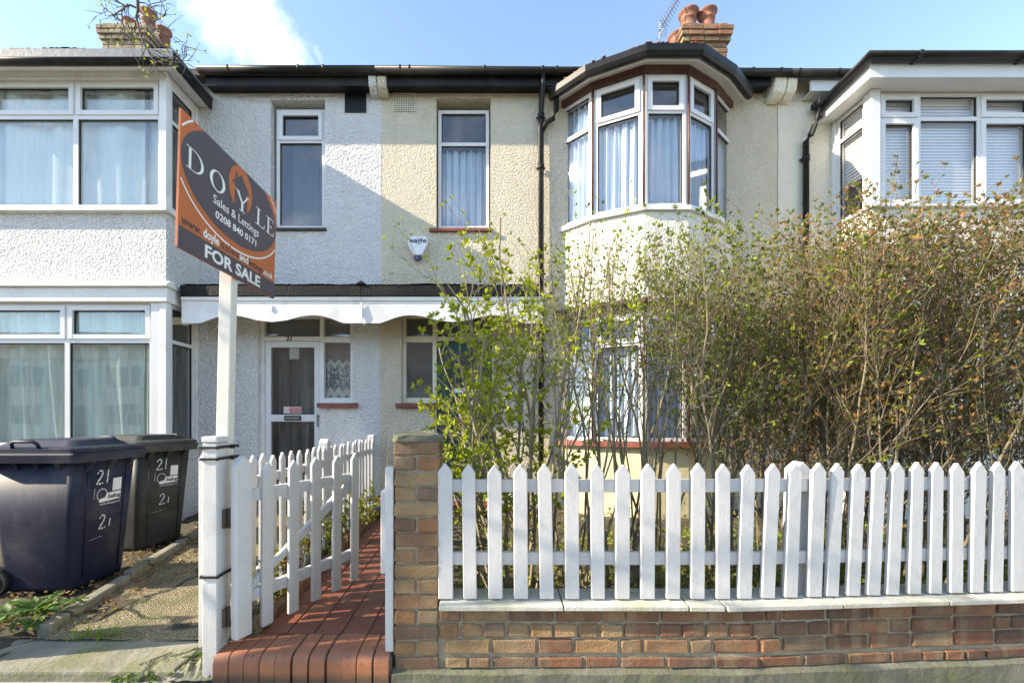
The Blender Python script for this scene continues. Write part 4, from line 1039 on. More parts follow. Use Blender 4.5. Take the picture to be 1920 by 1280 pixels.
m.loft(rings, smooth=False); bg = m.build('bow_gutter', M['black'], CH)
m = MB(); a = poly_offset(BOW, .20); top = [(p[0]*.55+2.26*.45, max(p[1], 5.4)*.5+WY*.5-.02) for p in a]
for i in range(5): m.quad((*a[i], 5.60), (*a[i+1], 5.60), (*top[i+1], 5.70), (*top[i], 5.70))
m.quad(*[(*p, 5.70) for p in top], (top[-1][0], WY-.004, 5.70), (top[0][0], WY-.004, 5.70)); m.build('bow_roof', M['felt'], CH)
fl = random.Random(4)
chipm = brick_mesh(.07, .05, .02, M['terracotta'], 3, 'tile_fragment', .004, .006)
for k in range(26):
    i = fl.choice((0, 1, 2, 2)); t_ = fl.random(); q_ = poly_offset(BOW, .215)
    piece('tile_fragment', chipm, CH, (q_[i][0]*(1-t_)+q_[i+1][0]*t_, q_[i][1]*(1-t_)+q_[i+1][1]*t_, 5.615), (fl.uniform(-.3, .3), fl.uniform(-.3, .3), fl.uniform(0, 3)), (fl.uniform(.4, 1.1), fl.uniform(.5, 1), fl.uniform(.5, 1.2)))
for fl_, (z0, z1, tz, cur, czt, cw) in enumerate(((3.86, 5.456, 5.01, 'curtain_blue', 4.98, 5), (1.03, 2.598, 2.22, 'curtain_blue', 2.2, 6))):
    for i in range(5):
        a = Vector(BOW[i]); b = Vector(BOW[i+1]); t_ = (b-a).normalized(); n_ = Vector((t_.y, -t_.x)); L = (b-a).length; g_ = .018
        p = a+t_*g_ - n_*.03
        window(CH, (p.x, p.y, z0), (t_.x, t_.y, 0), (n_.x, n_.y, 0), L-2*g_, z0, z1, transom=tz, sash=((0, 1),) if i in (1, 2, 3) else (), curtain=cur, cz=(z0+.02, czt if i != 0 else z1-.05), cd=.09, cwaves=cw, camp=.022, seed=20+i+7*fl_)
    for i in range(6):
        if i in (0, 5): continue
        m = MB(); x, y = BOW[i]; m.lathe([(.001, z0), (.013, z0), (.013, z1), (.001, z1)], x, y, 8); m.build('mullion_post', M['brown'], CH)
# close the bow: ceilings and floor between storeys
for z0, z1 in ((5.47, 5.485), (2.745, 2.76), (.93, .955)): m = MB(); m.prism([(p[0], min(p[1], WY)) for p in poly_offset(BOW, -.13)], z0, z1, 'z'); m.build('bow_floor', M['room'], CH)
for z0, z1 in ((5.44, 5.455), (2.85, 2.87), (.88, .9)): one(LH, 'bay_floor', 'room', BL+.13, BR-.13, BY+.13, WY+.02, z0, z1, bev=0)

# ---- square bay of the right-hand house
RL, RR = 4.71, 7.32
for z0, z1 in ((2.72, 3.82), (-.05, .98)):
    m = MB(); m.box(RL, RR, BY, BY+.12, z0, z1); m.box(RL, RL+.12, BY+.122, WY-.001, z0, z1); m.box(RR-.12, RR, BY+.122, WY-.001, z0, z1); m.build('bay_wall', M['bay_render'], RH)
for z0, z1 in ((3.86, 5.25), (1.02, 2.60)):
    one(RH, 'bay_post', 'upvc', RL, RL+.11, BY, BY+.11, z0, z1, bev=.005); one(RH, 'bay_post', 'upvc', RR-.11, RR, BY, BY+.11, z0, z1, bev=.005); one(RH, 'bay_post', 'upvc', RL+.005, RL+.08, WY-.06, WY-.003, z0, z1, bev=.005)
m = MB(); m.box(RL-.04, RR+.04, BY-.05, BY+.1, 3.822, 3.858); m.box(RL-.04, RL+.05, BY+.102, WY-.002, 3.822, 3.856); m.build('sill', M['upvc'], RH, bev=.005)
m = MB(); m.box(RL-.05, RR+.05, BY-.06, BY+.1, .982, 1.018); m.box(RL-.05, RL+.05, BY+.102, WY-.002, .982, 1.016); m.build('sill', M['sill_red'], RH, bev=.005)
m = MB(); m.box(RL-.01, RR, BY-.012, BY+.1, 2.602, 2.718); m.build('fascia_board', M['upvc'], RH)
ww = RR-.115-RL-.115
for z0, z1, tz in ((3.86, 5.24, 4.93), (1.02, 2.598, 2.25)):
    w1 = window(RH, (RL+.115, BY+.06, z0), (1, 0, 0), (0, -1, 0), ww, z0, z1, cols=(.50, 1.235, 1.87), transom=tz, sash=((0, 0), (0, 1), (2, 0), (2, 1)), bar=.05)
    w2 = window(RH, (RL+.04, WY-.062, z0), (0, -1, 0), (-1, 0, 0), WY-.062-BY-.112, z0, z1, transom=tz)
    # blinds: slats laid one by one behind the front and side glass
    bl = MB(); bl.box(RL+.14, RR-.14, BY+.125, BY+.165, z1-.06, z1-.02); bl = bl.build('venetian_blind', M['blind'], RH)
    sm_ = MB(); sm_.box(-.5, .5, -.013, .013, -.0006, .0006); slat = sm_.mesh('slat', M['blind'])
    n = int((z1-.07-z0-.05)/.037)
    for k in range(n): piece('slat', slat, bl, (RL+.115+ww/2, BY+.145, z1-.08-k*.037), (R(75), 0, 0), (ww-.04, 1.5, 1))
    bl2 = MB(); bl2.box(RL+.10, RL+.13, BY+.16, WY-.07, z1-.06, z1-.02); bl2 = bl2.build('venetian_blind', M['blind'], RH)
    n2 = int(n*.62)
    for k in range(n2): piece('slat', slat, bl2, (RL+.115, (BY+.16+WY-.07)/2, z1-.08-k*.037-(k/n2)**2*.08), (R(75), 0, R(-90)), (.40, 1.5, 1))
for z0, z1 in ((5.265, 5.28), (2.7, 2.71), (.94, .96)): one(RH, 'bay_floor', 'room', RL+.13, RR-.13, BY+.13, WY+.02, z0, z1, bev=0)
m = MB(); m.box(RL-.16, RR+.16, BY-.16, WY-.003, 5.252, 5.262); m.build('soffit', M['upvc'], RH)
m = MB(); m.box(RL-.18, RR+.18, BY-.18, BY-.162, 5.245, 5.40); m.box(RL-.18, RL-.162, BY-.16, WY-.003, 5.245, 5.40); m.build('fascia_board', M['upvc'], RH)
m = MB(); m.box(RL-.15, RR+.15, BY-.15, WY-.004, 5.405, 5.50); m.build('bay_roof', M['felt'], RH)
def side_gutter():
    m = MB(); n = 10; r = .058
    path_ = [((RR+.2, BY-.245), 5.45, (0, -1)), ((RL-.243, BY-.245), 5.45, None), ((RL-.243, WY-.09), 5.40, (-1, 0))]
    rings = []
    for (x, y), z, dirn in path_:
        d = (-.7071*1.414, -.7071*1.414) if dirn is None else dirn
        rings.append([(x+d[0]*r*math.cos(math.pi*k/n), y+d[1]*r*math.cos(math.pi*k/n), z-r*math.sin(math.pi*k/n)) for k in range(n+1)] + [(x-d[0]*(r-.008)*math.cos(math.pi*k/n), y-d[1]*(r-.008)*math.cos(math.pi*k/n), z-(r-.008)*math.sin(math.pi*k/n)) for k in range(n+1)])
    m.loft(rings, smooth=True); return m.build('bay_gutter', M['black'], RH)
sgut = side_gutter()
for x in (5.0, 6.2):
    m = MB(); m.box(x-.02, x+.02, BY-.31, BY-.17, 5.385, 5.405); m.box(x-.02, x+.02, BY-.31, BY-.302, 5.39, 5.455); m.build('gutter_bracket', M['black'], sgut)

# ---- rainwater pipes
def pipe(H, pts, r=.036, name='downpipe', collars=()):
    m = MB(); m.tube(pts, r, 12); p = m.build(name, M['black'], H)
    for z in collars:
        q = [a for a in pts if True][-1]
        c = MB(); c.tube([(q[0], q[1], z), (q[0], q[1], z+.07)], r+.009, 12); c.tube([(q[0]-.06, q[1]+.03, z+.035), (q[0]+.06, q[1]+.03, z+.035)], .012, 6); c.build('pipe_collar', M['black'], p)
    return p
dpx = .83
pipe(CH, [(dpx, GY, 5.74), (dpx, GY+.01, 5.66), (dpx, WY-.075, 5.40), (dpx, WY-.06, 5.30), (dpx, WY-.06, .1)], collars=(5.27, 4.6, 3.2, 1.8))
pipe(CH, [(1.02, WY-.13, 5.50), (1.02, WY-.11, 5.34), (.99, WY-.09, 5.26), (.90, WY-.065, 5.22), (dpx+.01, WY-.06, 5.12)], .034, 'branch_pipe')
pipe(RH, [(RL-.243, WY-.13, 5.40), (RL-.243, WY-.12, 5.25), (RL-.28, WY-.09, 5.17), (4.40, WY-.06, 5.06), (4.345, WY-.05, 4.98), (4.345, WY-.05, .1)], collars=(4.72, 3.3, 1.8))
m = MB(); m.box(RL-.31, RL-.18, WY-.2, WY-.05, 5.38, 5.46); m.build('gutter_outlet', M['black'], RH, bev=.01)

# ---- chimneys
def chimney(H, x0, x1, y0, y1, z0, ztop, mat, pots, seed):
    cr = random.Random(seed); ch = MB(); ch.box(x0+.012, x1-.012, y0+.012, y1-.012, z0, ztop-.02); core = ch.build('chimney', M['mortar'], H)
    st_ = [brick_mesh(.215, .1025, .065, M[mat], seed+k) for k in range(4)]
    ncour = int((ztop-z0)/.078); topz = ztop
    over = {1: .06, 2: .055, 3: .03}
    for k in range(ncour):
        z = topz-.039-k*.078; e = over.get(k, 0)
        if k == 0: e = .0
        X0, X1, Y0, Y1 = x0-e, x1+e, y0-e, y1+e
        def run(a, b, fn):
            s_ = a - (.11 if k % 2 else 0); 
            while s_ < b-.02:
                L = cr.choice((.215, .215, .215, .1025)) if s_ >= a else .215
                aa = max(s_, a); bb = min(s_+L, b)
                if bb-aa > .03: fn((aa+bb)/2, bb-aa)
                s_ += L+.011
        run(X0, X1, lambda c, L: piece('brick', cr.choice(st_), core, (c, Y0+.051+cr.uniform(-.003, .003), z), (0, 0, cr.uniform(-.01, .01)), (L/.215, 1, 1)))
        left = x0 > 0
        xs_ = X0+.051 if left else X1-.051
        run(Y0+.108, Y1, lambda c, L: piece('brick', cr.choice(st_), core, (xs_+cr.uniform(-.003, .003), c, z), (0, 0, R(90)+cr.uniform(-.01, .01)), (L/.215, 1, 1)))
        if e:
            f = MB(); f.box(X0+.015, X1-.015, Y0+.015, Y1-.015, z-.034, z+.034); f.build('oversail_bed', M['mortar'], core)
    for (x, y, r, h, cowl) in pots:
        m = MB(); zb = ztop-.03
        m.lathe([(r*1.08, zb), (r*1.08, zb+.05), (r*.95, zb+.06), (r*.93, zb+h*.58), (r*1.02, zb+h*.60), (r*1.02, zb+h*.67), (r*.95, zb+h*.69), (r*.97, zb+h*.80), (r*1.08, zb+h*.88), (r*1.30, zb+h*.95), (r*1.30, zb+h), (r*.85, zb+h), (r*.75, zb+h*.6)], x, y, 20)
        m.build('chimney_pot', M['terracotta'], core)
    return core
chimney(CH, 3.18, 3.86, 6.60, 7.35, 6.3, 7.44, 'brick_chim', [(3.33, 6.76, .115, .32, 0), (3.62, 6.76, .115, .32, 0), (3.33, 7.15, .115, .30, 0)], 100)
chimney(LH, -6.53, -5.77, 7.40, 8.5, 6.9, 8.19, 'brick_yel', [(-6.25, 7.66, .10, .27, 0), (-5.91, 7.64, .105, .42, 0), (-5.90, 8.0, .105, .43, 0)], 200)

# television aerial
ae = thing('television_aerial', 'thin metal television aerial on a mast beside the red brick chimney', 'aerial', (2.86, 6.7, 6.5))
m = MB(); m.tube([(2.86, 6.7, 6.5), (2.86, 6.7, 7.47)], .005, 6); m.build('mast', M['steel'], ae)
m = MB(); A = Vector((2.84, 6.7, 7.40)); B = Vector((3.12, 6.62, 7.86)); m.tube([A, B], .007, 6)
for k in range(9):
    p = A.lerp(B, .18+.09*k); d_ = Vector((.055, .03, -.035))*(1.3-.05*k); m.tube([p-d_, p+d_], .0035, 5)
m.build('boom', M['rust'], ae)
m = MB()
for k in range(4):
    for s_ in (-1, 1):
        z = 7.40+s_*(.03+.03*k); m.tube([(2.80-.0*k, 6.72, z), (2.93, 6.62, z-.03)], .003, 5)
m.tube([(2.865, 6.67, 7.28), (2.865, 6.67, 7.52)], .004, 5); m.build('reflector', M['steel'], ae)

# burglar alarm on the cream wall
al = thing('alarm_box', 'white burglar alarm box with a blue strobe on the cream wall', 'alarm box', (-.80, WY-.03, 3.55))
m = MB(); m.prism([(-.11, .165), (.10, .165), (.135, .12), (.125, .06), (.05, -.085), (-.055, -.085), (-.135, .06), (-.14, .115)], -.05, .028, 'y'); m.build('cover', M['alarm_white'], al, local=True, bev=.012, seg=2)
m = MB(); m.prism([(-.055, -.088), (.05, -.088), (.042, -.125), (.02, -.145), (-.03, -.145), (-.05, -.125)], -.048, .02, 'y'); m.build('strobe_lens', M['alarm_blue'], al, local=True, bev=.006)
Ma = frame((0, -.0515, 0), (1, 0, 0), (0, 0, 1), (0, -1, 0))
m = MB()
for k in range(24):
    for (ra, rb, t0, t1) in ((.030, .044, .0, 2.6), (.030, .044, 3.4, 5.9), (.012, .020, 1.0, 5.5)):
        a, b = t0+(t1-t0)*k/24, t0+(t1-t0)*(k+1)/24
        m.quad(*[tuple(Ma @ Vector((.005+r_*math.cos(t), .098+r_*math.sin(t), .0002))) for r_, t in ((ra, a), (rb, a), (rb, b), (ra, b))])
m.build('swirl_emblem', M['swirl'], al, local=True)
m = MB(); text_mb(m, "eagle", .058, -.108, .080, .222, Mx=Ma, bold=.0015, z=.001); m.build('lettering', M['navy'], al, local=True)

# ------------------------------------------------------------------ wheelie bins
def rrect(cx, cy, hx, hy, r, z, n=5):
    out = []
    for (sx, sy, a0) in ((1, 1, 0), (-1, 1, 90), (-1, -1, 180), (1, -1, 270)):
        for k in range(n+1):
            t = R(a0+90*k/n); out.append((cx+sx*(hx-r)+r*math.cos(t), cy+sy*(hy-r)+r*math.sin(t), z))
    return out
def stroke(mb, pts, w, Mx, seed=0):
    r = random.Random(seed)
    for (a, b) in zip(pts[:-1], pts[1:]):
        a, b = Vector(a), Vector(b); L = (b-a).length; n = max(2, int(L/.006)); d = (b-a).normalized(); nn = Vector((-d.y, d.x))
        for k in range(n):
            if r.random() < .1: continue
            p, q_ = a.lerp(b, k/n), a.lerp(b, (k+1.1)/n); w0, w1 = w*r.uniform(.35, 1.1), w*r.uniform(.35, 1.1)
            mb.quad(*[tuple(Mx @ Vector((*c, .0012))) for c in (p-nn*w0/2, q_-nn*w0/2, q_+nn*w1/2, p+nn*w1/2)])
def wheelie_bin(mat, label, loc, rz):
    b = thing('wheelie_bin', label, 'wheelie bin', loc, rz, 'wheelie bins in the front yard')
    m = MB(); rings = []
    for z, hx0, hx1, hy in ((.02, -.22, .23, .225), (.05, -.235, .24, .235), (.5, -.275, .275, .255), (.93, -.31, .31, .275)):
        rings.append([(x, y, z) for x, y, _ in rrect((hx0+hx1)/2, 0, (hx1-hx0)/2, hy, .055, z)])
    m.loft(rings); m.build('body', M[mat], b, local=True)
    m = MB()     # rim with a turned-down flange
    rr = [(.93, .315, .28), (.93, .355, .315), (.985, .365, .325), (1.0, .360, .32), (1.0, .30, .27)]
    m.loft([[p for p in rrect(.005, 0, hx, hy, .05, z)] for z, hx, hy in rr], caps=False, smooth=False); m.build('rim', M[mat], b, local=True)
    m = MB()
    for z, hx, hy, dx in ((1.003, .362, .322, 0), (1.028, .362, .322, 0), (1.036, .345, .305, 0), (1.045, .30, .27, -.0), (1.085, .235, .20, -.01), (1.09, .20, .17, -.01)):
        rings = None
    m.loft([[p for p in rrect(dx, 0, hx, hy, .05, z)] for z, hx, hy, dx in ((1.003, .357, .318, 0), (1.026, .357, .318, 0), (1.035, .335, .30, 0), (1.040, .28, .255, 0), (1.082, .225, .195, 0), (1.088, .20, .17, 0))], smooth=False)
    m.build('lid', M[mat], b, local=True, bev=0)
    for s_ in (-1, 1):   # grab handles on the lid edge toward the street and the house
        m = MB(); m.tube([(-.09, s_*.30, 1.03), (-.085, s_*.315, 1.065), (-.06, s_*.32, 1.078), (.06, s_*.32, 1.078), (.085, s_*.315, 1.065), (.09, s_*.30, 1.03)], .011, 8); m.build('handle', M[mat], b, local=True)
    m = MB(); m.tube([(-.40, -.22, .99), (-.40, .22, .99)], .015, 8); m.build('handle_bar', M[mat], b, local=True)
    for y in (-.20, .20):
        m = MB(); m.box(-.405, -.33, y-.03, y+.03, .95, 1.03); m.build('hinge', M[mat], b, local=True, bev=.006)
    for y in (-.18, 0, .18):     # gussets below the rim on the front
        m = MB(); m.prism([(.305, .928), (.355, .928), (.305, .85)], y-.02, y+.02, 'y'); m.build('gusset', M[mat], b, local=True)
    for x in (-.22, -.08, .06, .2):
        for s_ in (-1, 1):
            m = MB(); m.prism([(s_*.268, .928), (s_*.312, .928), (s_*.262, .86)], x-.006, x+.006, 'x'); m.build('gusset', M[mat], b, local=True)
    for y in (-.17, .17):        # vertical moulded lines on the front
        m = MB(); m.tube([(.243, y*.9, .08), (.312, y, .92)], .006, 6); m.build('rib', M[mat], b, local=True)
    for s_ in (-1, 1):
        m = MB(); m.tube([(-.27, s_*.20, .10), (-.27, s_*.265, .10)], .10, 20, smooth=False); w = m.build('wheel', M['rubber'], b, local=True, bev=.008)
        m = MB(); m.tube([(-.27, s_*.266, .10), (-.27, s_*.27, .10)], .055, 16); m.build('hub', M[mat], w, local=True)
    # printing on the front face, which leans outward
    up = Vector((.075, 0, .9)).normalized(); nrm = Vector((up.z, 0, -up.x)); O = Vector((.2405, 0, .05)) + nrm*.001
    Mf = frame(O, (0, 1, 0), up, nrm)
    m = MB(); flat(m, [(.045, .64), (.125, .64), (.125, .735), (.045, .735)], 0, .001, Mf); flat(m, [(-.06, .565), (.125, .572), (.125, .632), (.0, .63), (-.015, .60), (-.06, .59)], 0, .001, Mf)
    for k in range(22):
        a, c = 2*math.pi*k/22*.86-.9, 2*math.pi*(k+1)/22*.86-.9
        m.quad(*[tuple(Mf @ Vector((-.045+r_*math.cos(t), .625+r_*math.sin(t), .001))) for r_, t in ((.040, a), (.0445, a), (.0445, c), (.040, c))])
    flat(m, [(-.07, .575), (-.03, .575), (-.035, .592), (-.045, .596), (-.06, .59)], 0, .0012, Mf)
    text_mb(m, "www.ealing.gov.uk", .013, -.06, .545, .185, Mx=Mf, z=.0005); m.build('council_print', M['print_white'], b, local=True)
    m = MB(); text_mb(m, "Ealing", .028, .008, .588, .112, Mx=Mf, z=.0016, bold=.0012); m.build('lettering', M[mat], b, local=True)
    sd = 3 if mat == 'bin_blue' else 8
    for (ox, oy) in ((-.10, .71), (-.05, .37)):
        m = MB(); stroke(m, [(ox, oy+.075), (ox+.025, oy+.10), (ox+.05, oy+.085), (ox+.04, oy+.055), (ox, oy), (ox+.03, oy-.002), (ox+.062, oy+.005)], .013, Mf, sd); m.build('painted_number', M['chalk'], b, local=True)
        m = MB(); stroke(m, [(ox+.095, oy+.10 if oy > .5 else oy+.06), (ox+.09, oy)], .013, Mf, sd+1); m.build('painted_number', M['chalk'], b, local=True)
    m = MB(); stroke(m, [(-.11, .68), (-.113, .60)], .004, Mf, 4); stroke(m, [(-.12, .30), (-.02, .31)], .003, Mf, 5); m.build('scuff', M['chalk'], b, local=True)
    return b
wheelie_bin('bin_blue', 'dark blue wheelie bin with white printing and painted 21 nearest the gate post', (-3.10, 3.22, .055), R(1))
wheelie_bin('bin_grey', 'grey wheelie bin with painted 21 standing behind the blue bin', (-3.33, 4.22, .055), R(-13))

# ------------------------------------------------------------------ planting
def tubes_np(segs, n=4):
    P0 = np.array([s[0] for s in segs]); P1 = np.array([s[1] for s in segs]); r0 = np.array([s[2] for s in segs]); r1 = np.array([s[3] for s in segs])
    d = P1-P0; d /= np.linalg.norm(d, axis=1)[:, None]+1e-9
    ref = np.where(np.abs(d[:, 2:3]) < .9, np.array([[0, 0, 1.]]), np.array([[1., 0, 0]]))
    a = np.cross(d, ref); a /= np.linalg.norm(a, axis=1)[:, None]+1e-9; b = np.cross(d, a)
    N_ = len(segs); V = np.zeros((N_, 2, n, 3))
    for j in range(n):
        t = 2*math.pi*j/n; o = a*math.cos(t)+b*math.sin(t)
        V[:, 0, j] = P0+o*r0[:, None]; V[:, 1, j] = P1+o*r1[:, None]
    base = (np.arange(N_)*2*n)[:, None]; F = []
    for j in range(n):
        j2 = (j+1) % n; F.append(np.concatenate([base+j, base+j2, base+n+j2, base+n+j], 1))
    return V.reshape(-1, 3), np.stack(F, 1).reshape(-1, 4)
def leaves_np(lv, rs, asp=.5, fold=.35):
    lv = lv or [((0., 0., .3), (0., 0., 1.), .02)]
    P = np.array([l[0] for l in lv]); D = np.array([l[1] for l in lv], dtype=float); S = np.array([l[2] for l in lv])
    D /= np.linalg.norm(D, axis=1)[:, None]+1e-9
    q = rs.normal(size=P.shape); side = np.cross(D, q); side /= np.linalg.norm(side, axis=1)[:, None]+1e-9
    nn = np.cross(side, D); w = (S*asp*.5)[:, None]; L = S[:, None]
    mid = P+D*L*.45
    V = np.stack([P, mid+side*w+nn*w*fold, P+D*L - nn*L*.12, mid-side*w+nn*w*fold], 1).reshape(-1, 3)
    b = (np.arange(len(lv))*4)[:, None]
    F = np.concatenate([np.concatenate([b, b+2, b+1], 1), np.concatenate([b, b+3, b+2], 1)], 0)
    return V, F
def np_obj(name, V, F, mat, parent, kind='stuff'):
    me = bpy.data.meshes.new(name); k = F.shape[1]
    me.vertices.add(len(V)); me.vertices.foreach_set('co', V.astype(np.float32).ravel())
    me.loops.add(F.size); me.loops.foreach_set('vertex_index', F.astype(np.int32).ravel())
    me.polygons.add(len(F)); me.polygons.foreach_set('loop_start', (np.arange(len(F))*k).astype(np.int32))
    me.update(calc_edges=True); me.validate(); me.materials.append(mat)
    o = bpy.data.objects.new(name, me); C.objects.link(o)
    if parent is not None: o.parent = parent
    if kind: o['kind'] = kind
    return o
def rand_perp(d, r):
    q = Vector((r.gauss(0, 1), r.gauss(0, 1), r.gauss(0, 1))); p = d.cross(q)
    return p.normalized() if p.length > 1e-6 else Vector((1, 0, 0))
def grow(S, Lf, p, d, L, rad, lvl, r, c):
    n = max(2, int(L/c['step'][lvl])); st_ = L/n
    for i in range(n):
        f = i/n
        d = (d + Vector((r.gauss(0, 1), r.gauss(0, 1), r.gauss(0, 1)))*c['jit'][lvl] + Vector((0, 0, c['up'][lvl]))).normalized()
        q = p+d*st_
        if q.z > c['zmax']*r.uniform(.86, 1.02) or q.x < c['xmin']*r.uniform(.8, 1.02) or q.y < c['ymin']: break
        ra, rb = rad*(1-.75*f), rad*(1-.75*(i+1)/n)
        S.append((tuple(p), tuple(q), ra, rb))
        if lvl > 0 and q.z > c['zmin']*(.6+.8*r.random()) and (lvl < c['top'] or f > .12):
            k = c['kids'][lvl]
            while k > 0 and r.random() < k:
                ang = R(r.uniform(*c['ang'])); cd = (d*math.cos(ang)+rand_perp(d, r)*math.sin(ang)).normalized()
                grow(S, Lf, q, cd, c['len'][lvl-1]*r.uniform(.5, 1.25)*(1-.4*f), max(c['rmin'], rb*.6), lvl-1, r, c); k -= 1
        if lvl <= c['leaf_lvl'] and r.random() < c['leaf']*c['dens'](q) :
            for _ in range(r.choice(c['clus'])):
                ld = (d*.5+rand_perp(d, r)*.8+Vector((0, 0, .25))).normalized(); Lf.append((tuple(q+ld*.004), tuple(ld), r.uniform(*c['size'])))
        p = q
    if lvl <= c['leaf_lvl'] and r.random() < c['tip']*c['dens'](p):
        for _ in range(r.choice(c['clus'])+1):
            ld = (d*.9+rand_perp(d, r)*.6).normalized(); Lf.append((tuple(p), tuple(ld), r.uniform(*c['size'])))
BASE = dict(zmax=2.5, xmin=-9, ymin=-9, step=[.045, .07, .09, .09], jit=[.16, .14, .11, .08], up=[.03, .03, .05, .04], kids=[0, .55, .55, .42], len=[.16, .34, .8, 2], ang=(25, 60), rmin=.0016,
            zmin=.55, top=3, leaf_lvl=1, leaf=.32, tip=.8, clus=(1, 2, 3), size=(.016, .034), dens=lambda q: 1)
def shrub(label, base, stems, cfg, leaf, bark, seed, name='shrub', cat='shrub', group=None):
    t_ = thing(name, label, cat, base, 0, group); r = random.Random(seed); c = dict(BASE); c.update(cfg); c['ymin'] = 2.20-base[1]; S, Lf = [], []
    for (dx, dy, lean_x, lean_y, L, rad) in stems:
        grow(S, Lf, Vector((dx, dy, -.03)), Vector((lean_x, lean_y, 1)).normalized(), L, rad, 3, r, c)
    V, F = tubes_np(S); np_obj('stems', V, F, M[bark], t_)
    V, F = leaves_np(Lf, np.random.default_rng(seed)); np_obj('foliage', V, F, M[leaf], t_)
    print(label, len(S), len(Lf)); return t_
sr = random.Random(21)
def fan(n, w, spread, L, rad, dy=.15):
    return [(sr.uniform(-w, w), sr.uniform(-dy, dy), sr.uniform(-spread, spread), sr.uniform(-.12, .12), L*sr.uniform(.8, 1.08), rad*sr.uniform(.7, 1.2)) for _ in range(n)]
GZ0 = .11
shrub('lime green budding shrub arching over the first pickets beside the brick pillar', (.17, 2.52, GZ0), [(-.02, 0, -.34, .0, 1.9, .013), (0, .03, -.20, .08, 2.3, .015), (.03, 0, -.10, -.04, 2.5, .015), (.0, .04, -.16, .0, 2.5, .012), (.05, .02, .04, .05, 2.5, .014), (-.04, .05, -.44, .1, 1.5, .011), (.06, 0, .2, .03, 2.2, .013), (.02, .08, -.28, .15, 2.1, .012)],
      dict(zmin=.3, zmax=2.42, xmin=-.55, leaf=.75, tip=1, clus=(3, 4, 5, 6), size=(.022, .042), kids=[0, .8, .95, .72], len=[.13, .28, .55, 2]), 'leaf_lime', 'bark', 31, group='shrubs of the front hedge')
HEDGE = [
    (.42, 2.62, 5, 'thin twiggy hedge shrub with pale bark before the porch end and black downpipe', 'leaf_lime', 'bark', .55),
    (.78, 2.55, 6, 'open hedge shrub with sparse buds before the narrow end light of the bow window', 'leaf_hedge', 'bark', .6),
    (1.12, 2.75, 6, 'upright hedge shrub with knotted stems in front of the bow window centre', 'leaf_hedge', 'bark', .75),
    (1.45, 2.60, 5, 'leafy hedge shrub before the far end of the bow window', 'leaf_hedge', 'bark_dark', 1.0),
    (1.80, 2.80, 7, 'dense green hedge shrub between the bow window and the right hand downpipe', 'leaf_hedge', 'bark_dark', 1.2),
    (2.15, 2.62, 8, 'brown tinged hedge shrub behind the fence post in the middle of the fence', 'leaf_dark', 'bark_dark', 1.35),
    (2.50, 2.82, 8, 'thick dark hedge shrub before the near corner of the square bay with blinds', 'leaf_dark', 'bark_dark', 1.5),
    (2.85, 2.68, 8, 'dense dark hedge shrub with withered leaves before the blinds', 'leaf_dark', 'bark_dark', 1.6),
    (3.22, 2.88, 8, 'tangled dark hedge shrub at the edge of the picture', 'leaf_dark', 'bark_dark', 1.6),
    (3.62, 2.76, 7, 'last dark hedge shrub beyond the end of the visible fence', 'leaf_dark', 'bark_dark', 1.4),
]
UPR = dict(ang=(14, 44), up=[.05, .07, .09, .05], jit=[.14, .12, .09, .06], len=[.17, .38, .85, 2.4], step=[.04, .06, .08, .09])
for k, (x, y, n, lab, lf, bk, den) in enumerate(HEDGE):
    cfg = dict(UPR); cfg.update(zmin=.6 if x > 1.5 else .95, leaf=.42*min(den, 1.0)+.08, tip=.9, clus=(1, 2, 3) if x < 1.3 else (1, 2), zmax=2.5 if x < 1.9 else 2.68,
        kids=[0, .66, .52, .36] if den < 1 else [0, .80, .70, .52], size=(.014, .029) if x < 1.3 else (.015, .034))
    shrub(lab, (x, y, GZ0), fan(n+(6 if x < 1.3 else 3), .17, .13, 2.45+(.12 if x > 2 else 0), .0105), cfg, lf, bk, 50+k, group='shrubs of the front hedge')
# back row fills the hedge toward the right
for k, (x, y, lab) in enumerate(((2.3, 3.3, 'dry brown hedge shrub behind the front row near the party wall'), (2.95, 3.4, 'dry brown hedge shrub behind the front row before the square bay'), (3.65, 3.45, 'dry brown hedge shrub behind the front row at the picture edge'))):
    cfg = dict(UPR); cfg.update(zmin=.5, zmax=2.8, leaf=.45, kids=[0, .75, .68, .5], size=(.016, .036))
    shrub(lab, (x, y, GZ0), fan(7, .22, .16, 2.5, .010), cfg, 'leaf_dark', 'bark_dark', 80+k, group='shrubs of the front hedge')
shrub('copper leaved bush growing between the bow window and the square bay', (3.32, 4.75, GZ0), fan(9, .2, .16, 2.3, .013), dict(zmin=.45, leaf=.9, tip=1, clus=(2, 3, 4), size=(.035, .065), kids=[0, .6, .55, .5]), 'leaf_brown', 'bark_dark', 95, 'bush', 'bush')

